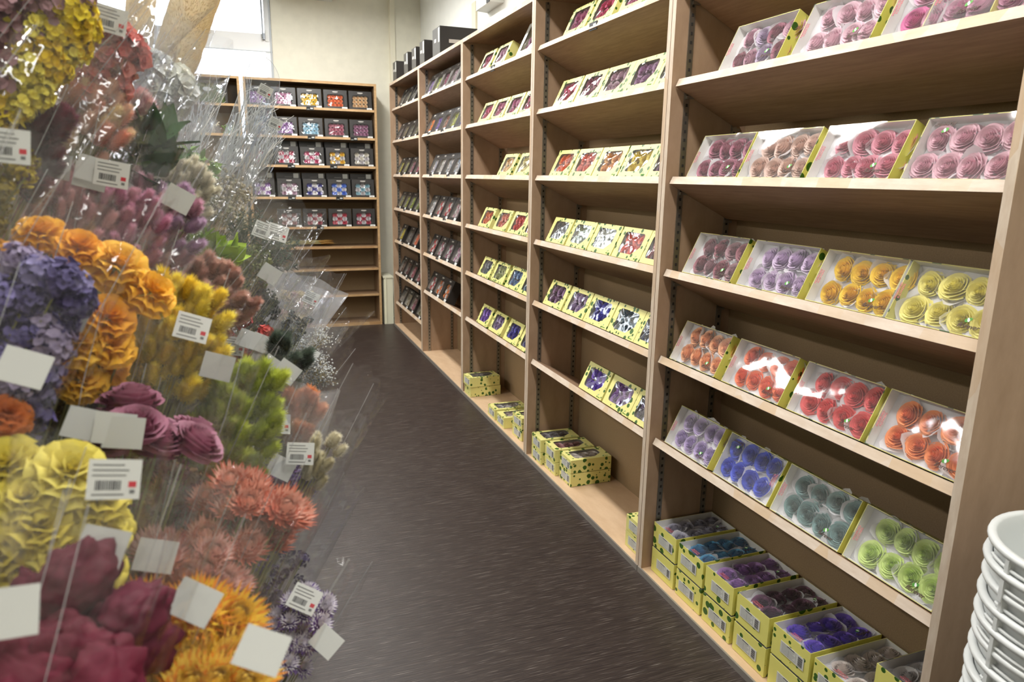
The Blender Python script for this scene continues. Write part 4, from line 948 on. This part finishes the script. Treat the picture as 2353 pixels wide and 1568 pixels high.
Q('dried_bouquet', 'orange flowers cut by the left picture edge, mid height', (-12, 960), .60, 'pom', 4, .02, .04, ['#ee8a44', '#e07c3c'], .7, lean=16, seed=42)
Q('dried_bouquet', 'salmon pink straw flower bouquet above the orange one', (590, 1150), .80, 'straw', 26, .068, .035, ['#e49a80'], 1.0, lean=22, seed=43, mats3=['#dc7c62', '#f4b8a2', '#fbdcc8'], flat=.6, R=.10)
Q('dried_bouquet', 'brick red straw flower bouquet left of the salmon one', (450, 1150), .84, 'straw', 20, .055, .035, ['#b85a48'], 1.0, lean=14, seed=44, mats3=['#b85846', '#dc8c78', '#e8b09c'], flat=.6)
Q('dried_bouquet', 'dull rose straw flower bouquet with a white tag, lower middle', (450, 1280), .72, 'straw', 22, .065, .025, ['#b4766a'], .9, lean=18, seed=45, mats3=['#c07a6c', '#e0b0a4', '#e8c0b0'], flat=.6, tags=[(-92, -2, True, 12)])
Q('dried_bouquet', 'orange and yellow straw flower bouquet, upper of the two', (455, 1385), .63, 'straw', 20, .062, .026, ['#f08a1c'], 1.15, lean=20, seed=46, mats3=['#f8a030', '#ffd040', '#ffe030'], flat=.6, R=.09, tags=[(-8, 0, True, 30)])
Q('dried_bouquet', 'orange and yellow straw flower bouquet at the bottom edge', (490, 1535), .58, 'straw', 18, .055, .028, ['#f08a1c'], 1.15, lean=22, seed=47, mats3=['#f8a236', '#ffd458', '#ffe24a'], flat=.6, R=.085, tags=[(112, -40, True, 20)])
Q('dried_bouquet', 'burgundy cockscomb bouquet in the bottom left corner, upper heads', (215, 1365), .52, 'comb', 5, .035, .012, ['#560a24', '#640f2e'], .95, lean=14, seed=48, flat=.5, R=.085, split=[(-.012, 0, .012), (.028, -.005, -.008), (.0, .02, -.03), (.03, .01, -.04), (-.03, .02, -.02)])
Q('dried_bouquet', 'burgundy cockscomb bouquet in the bottom left corner, lower heads', (80, 1520), .47, 'comb', 6, .045, .014, ['#5a0a24', '#680f2c'], .95, lean=10, seed=49, flat=.5, R=.08, tags=[(-70, -110, True, 2)])
Q('dried_bouquet', 'purple and white everlasting bouquet with a tag, lower right of display', (695, 1415), .92, 'daisy', 34, .045, .055, ['#5a3a80'], .95, lean=26, seed=50, mats3=['#5c3a8a', '#e9e2ec', '#f6f2e4'], flat=.6, R=.066, ext=.09, tags=[(5, -38, False, 22), (55, 60, True, 36)])
Q('dried_bouquet', 'small dark violet buds behind the crinkled sleeve, lower middle', (640, 1300), .95, 'crumb', 30, .05, .05, ['#3c2e56', '#5a4a7a'], .9, lean=24, seed=51, mt=CELLOB, R=.07)
# fillers deep between the rows, all dried stock of the display
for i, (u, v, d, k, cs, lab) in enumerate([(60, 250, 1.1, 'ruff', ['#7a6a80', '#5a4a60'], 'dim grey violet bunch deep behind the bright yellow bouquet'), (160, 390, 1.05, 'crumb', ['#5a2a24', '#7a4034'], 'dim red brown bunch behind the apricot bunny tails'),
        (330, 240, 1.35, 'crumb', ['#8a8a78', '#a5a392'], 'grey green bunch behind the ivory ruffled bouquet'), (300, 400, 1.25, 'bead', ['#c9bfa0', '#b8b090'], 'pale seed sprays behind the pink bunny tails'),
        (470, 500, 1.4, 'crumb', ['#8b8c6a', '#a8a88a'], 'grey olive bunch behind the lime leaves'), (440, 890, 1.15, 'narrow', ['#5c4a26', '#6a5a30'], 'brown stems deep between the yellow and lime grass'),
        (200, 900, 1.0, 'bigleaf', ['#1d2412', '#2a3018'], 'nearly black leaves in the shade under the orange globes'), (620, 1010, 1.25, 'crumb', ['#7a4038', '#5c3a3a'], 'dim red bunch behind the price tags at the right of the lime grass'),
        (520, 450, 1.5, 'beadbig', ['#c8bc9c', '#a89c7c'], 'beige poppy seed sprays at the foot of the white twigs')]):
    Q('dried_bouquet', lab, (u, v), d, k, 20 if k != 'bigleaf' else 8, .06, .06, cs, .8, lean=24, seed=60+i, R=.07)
# tan reed rolls
def reed_roll(lab, p0, p1, r, seed):
    base = px(*p0); top = px(*p1); A = (top-base).normalized(); L_ = (top-base).length
    X = A.orthogonal().normalized(); M0 = frame(base, X, A.cross(X), A); t = thing('reed_plume', lab, 'dried flowers', M0, 'tan reed plumes in sleeves')
    r_ = random.Random(seed); b = MB()
    b.grid(lambda u, v: (r*cos(u*2*pi)*(1+.05*noise.noise((cos(u*6.28)*3, sin(u*6.28)*3, v*14+seed)))*min(1, .45+v*3), r*sin(u*2*pi)*(1+.05*noise.noise((cos(u*6.28)*3, sin(u*6.28)*3, v*14+seed)))*min(1, .45+v*3), v*L_), 28, 60, closeu=True)
    for i in range(5200):
        a = r_.random()*6.283; z = r_.random()*L_; q = r*min(1, .45+3*z/L_); p = Vector((q*cos(a), q*sin(a), z)); e = Vector((cos(a), sin(a), 1.4+r_.uniform(-.6, .6))).normalized()*.006; s_ = Vector((-sin(a), cos(a), 0))*.0007
        b.poly([p-s_, p+s_, p+e], 0)
    b.build('plume', mat('reed_tan', '#fbe8c4', .85, trans=.55, var=.16, vs=70), t)
    b = MB(); b.tube([(0, 0, -.42), (0, 0, .02)], .006, 0, 6); b.build('stem', STEMT, t)
    b = MB(); b.grid(lambda u, v: ((r*1.28)*cos(u*2*pi)*(.55+.45*min(1, v*3))*(1+.05*sin(u*31+v*5)), (r*1.28)*sin(u*2*pi)*(.55+.45*min(1, v*3))*(1+.05*sin(u*31+v*5)), -.1+v*(L_+.16)), 40, 16, closeu=True); b.build('clear_sleeve', CELLOB, t)
    q = M0 @ Vector((0, 0, -.42)); buckets.append([q.x, q.y, q.z])
reed_roll('slender tan reed plume in a clear sleeve, left of the thick one', (312, 165, 1.42), (332, -90, 1.36), .026, 1)
reed_roll('thick tan reed plume in a clear sleeve, leaning right across the window', (385, 195, 1.30), (485, -110, 1.22), .037, 2)
# white twig sleeves
def twigs(lab, uv0, uv1, d0, d1, w, n, seed, tg=True):
    base = px(uv0[0], uv0[1], d0); top = px(uv1[0], uv1[1], d1); A = (top-base).normalized(); L_ = (top-base).length
    Yv = (top+base)/2-Vector((0, 0, CAMZ)); Yv = (Yv-A*Yv.dot(A)).normalized(); M0 = frame(base, Yv.cross(A), Yv, A)
    t = thing('twig_bunch', lab, 'dried twigs', M0, None); r_ = random.Random(seed); b = MB()
    for i in range(n):
        x0, y0 = r_.uniform(-1, 1)*w*.45, r_.uniform(-1, 1)*w*.3; x1, y1 = r_.uniform(-1, 1)*w*.85, r_.uniform(-1, 1)*w*.4; ll = L_*r_.uniform(.6, .93)
        pts = [(x0+(x1-x0)*k/6+r_.uniform(-1, 1)*.004, y0+(y1-y0)*k/6+r_.uniform(-1, 1)*.004, ll*k/6) for k in range(7)]
        b.tube(pts, .0021, 0, 4, .5)
        for _ in range(3):
            k = r_.randint(2, 5); p = Vector(pts[k]); b.tube([p, p+Vector((r_.uniform(-.015, .015), r_.uniform(-.01, .01), .03)), p+Vector((r_.uniform(-.03, .03), r_.uniform(-.01, .01), .07))], .0009, 0, 3, .4)
    b.tube([(0, 0, -.35), (0, 0, 0)], .008, 0, 6)
    o = b.build('twigs', mat('bleached_twig', '#fcf9f2', .6, trans=.15), t); o['kind'] = 'stuff'
    b = MB(); sf = lambda u, v: (w*(.55+.45*v)*cos(u*2*pi)*(1+.04*sin(u*37+seed)), w*.45*(.55+.45*v)*sin(u*2*pi), -.05+v*(L_+.05+.014*cos(u*2*pi+seed)*3))
    b.grid(sf, 36, 14, closeu=True); b.tube([sf(i/36, 1) for i in range(37)], .0005, 1, 4)
    for s_ in (0, .5): b.tube([sf(s_, i/14) for i in range(15)], .0011, 1, 4)
    b.build('clear_sleeve', [CELLOT, FEDGE], t)
    if tg: put('price_tag', PTAG, t, T((w*.25, -w*.62, L_*.93)) @ Matrix.Rotation(pi/2, 4, 'X') @ Matrix.Scale(.75, 4))
    q = M0 @ Vector((0, 0, -.35)); buckets.append([q.x, q.y, q.z])
twigs('wide sleeve of bleached white twigs, leftmost, just right of the thick plume', (395, 470), (475, 170), 1.42, 1.40, .040, 22, 1, False)
twigs('sleeve of bleached white twigs with a tag, crossing the back bookcase', (490, 455), (608, 185), 1.50, 1.46, .036, 22, 2)
twigs('shorter sleeve of bleached white twigs, lowest and furthest right', (548, 475), (630, 265), 1.56, 1.53, .034, 22, 3)
b_ = None
# black buckets on a stepped rack carry the stems
rk = thing('display_rack', 'stepped black display rack under the dried flower bouquets on the left', 'rack', T((-.6, .8, 0)))
def rackbox(lo, hi, nm):
    b = MB(); b.box([lo[i]-(-.6, .8, 0)[i] for i in range(3)], [hi[i]-(-.6, .8, 0)[i] for i in range(3)]); b.build(nm, BLACKP, rk)
b = MB(); b.lathe([(0, .004), (.058, .004), (.075, .19), (.079, .195), (.081, .19), (.062, 0), (0, 0)], 20)
BB = b.mesh('bucket_body', [BLACKP]); b = MB()
b.lathe([(.079, .186), (.084, .186), (.084, .197), (.079, .197), (.079, .186)], 20); BR_ = b.mesh('bucket_rim', [BLACKP])
merged = []
for q in buckets:
    hit = next((m_ for m_ in merged if (Vector(m_[:2])-Vector(q[:2])).length < .10 and abs(m_[2]-q[2]) < .12), None)
    if hit: hit[2] = min(hit[2], q[2])
    else: merged.append(list(q))
for i, q in enumerate(merged):
    zb = max(0, q[2]-.02)
    t = thing('flower_bucket', 'round black plastic bucket holding wrapped dried stems on the dark rack', 'bucket', T((q[0], q[1], zb)), 'black buckets under the bouquets')
    put('bucket_body', BB, t); put('bucket_rim', BR_, t)
    if zb > .02: rackbox((q[0]-.07, q[1]-.07, 0), (q[0]+.07, q[1]+.07, zb), 'rack_step')
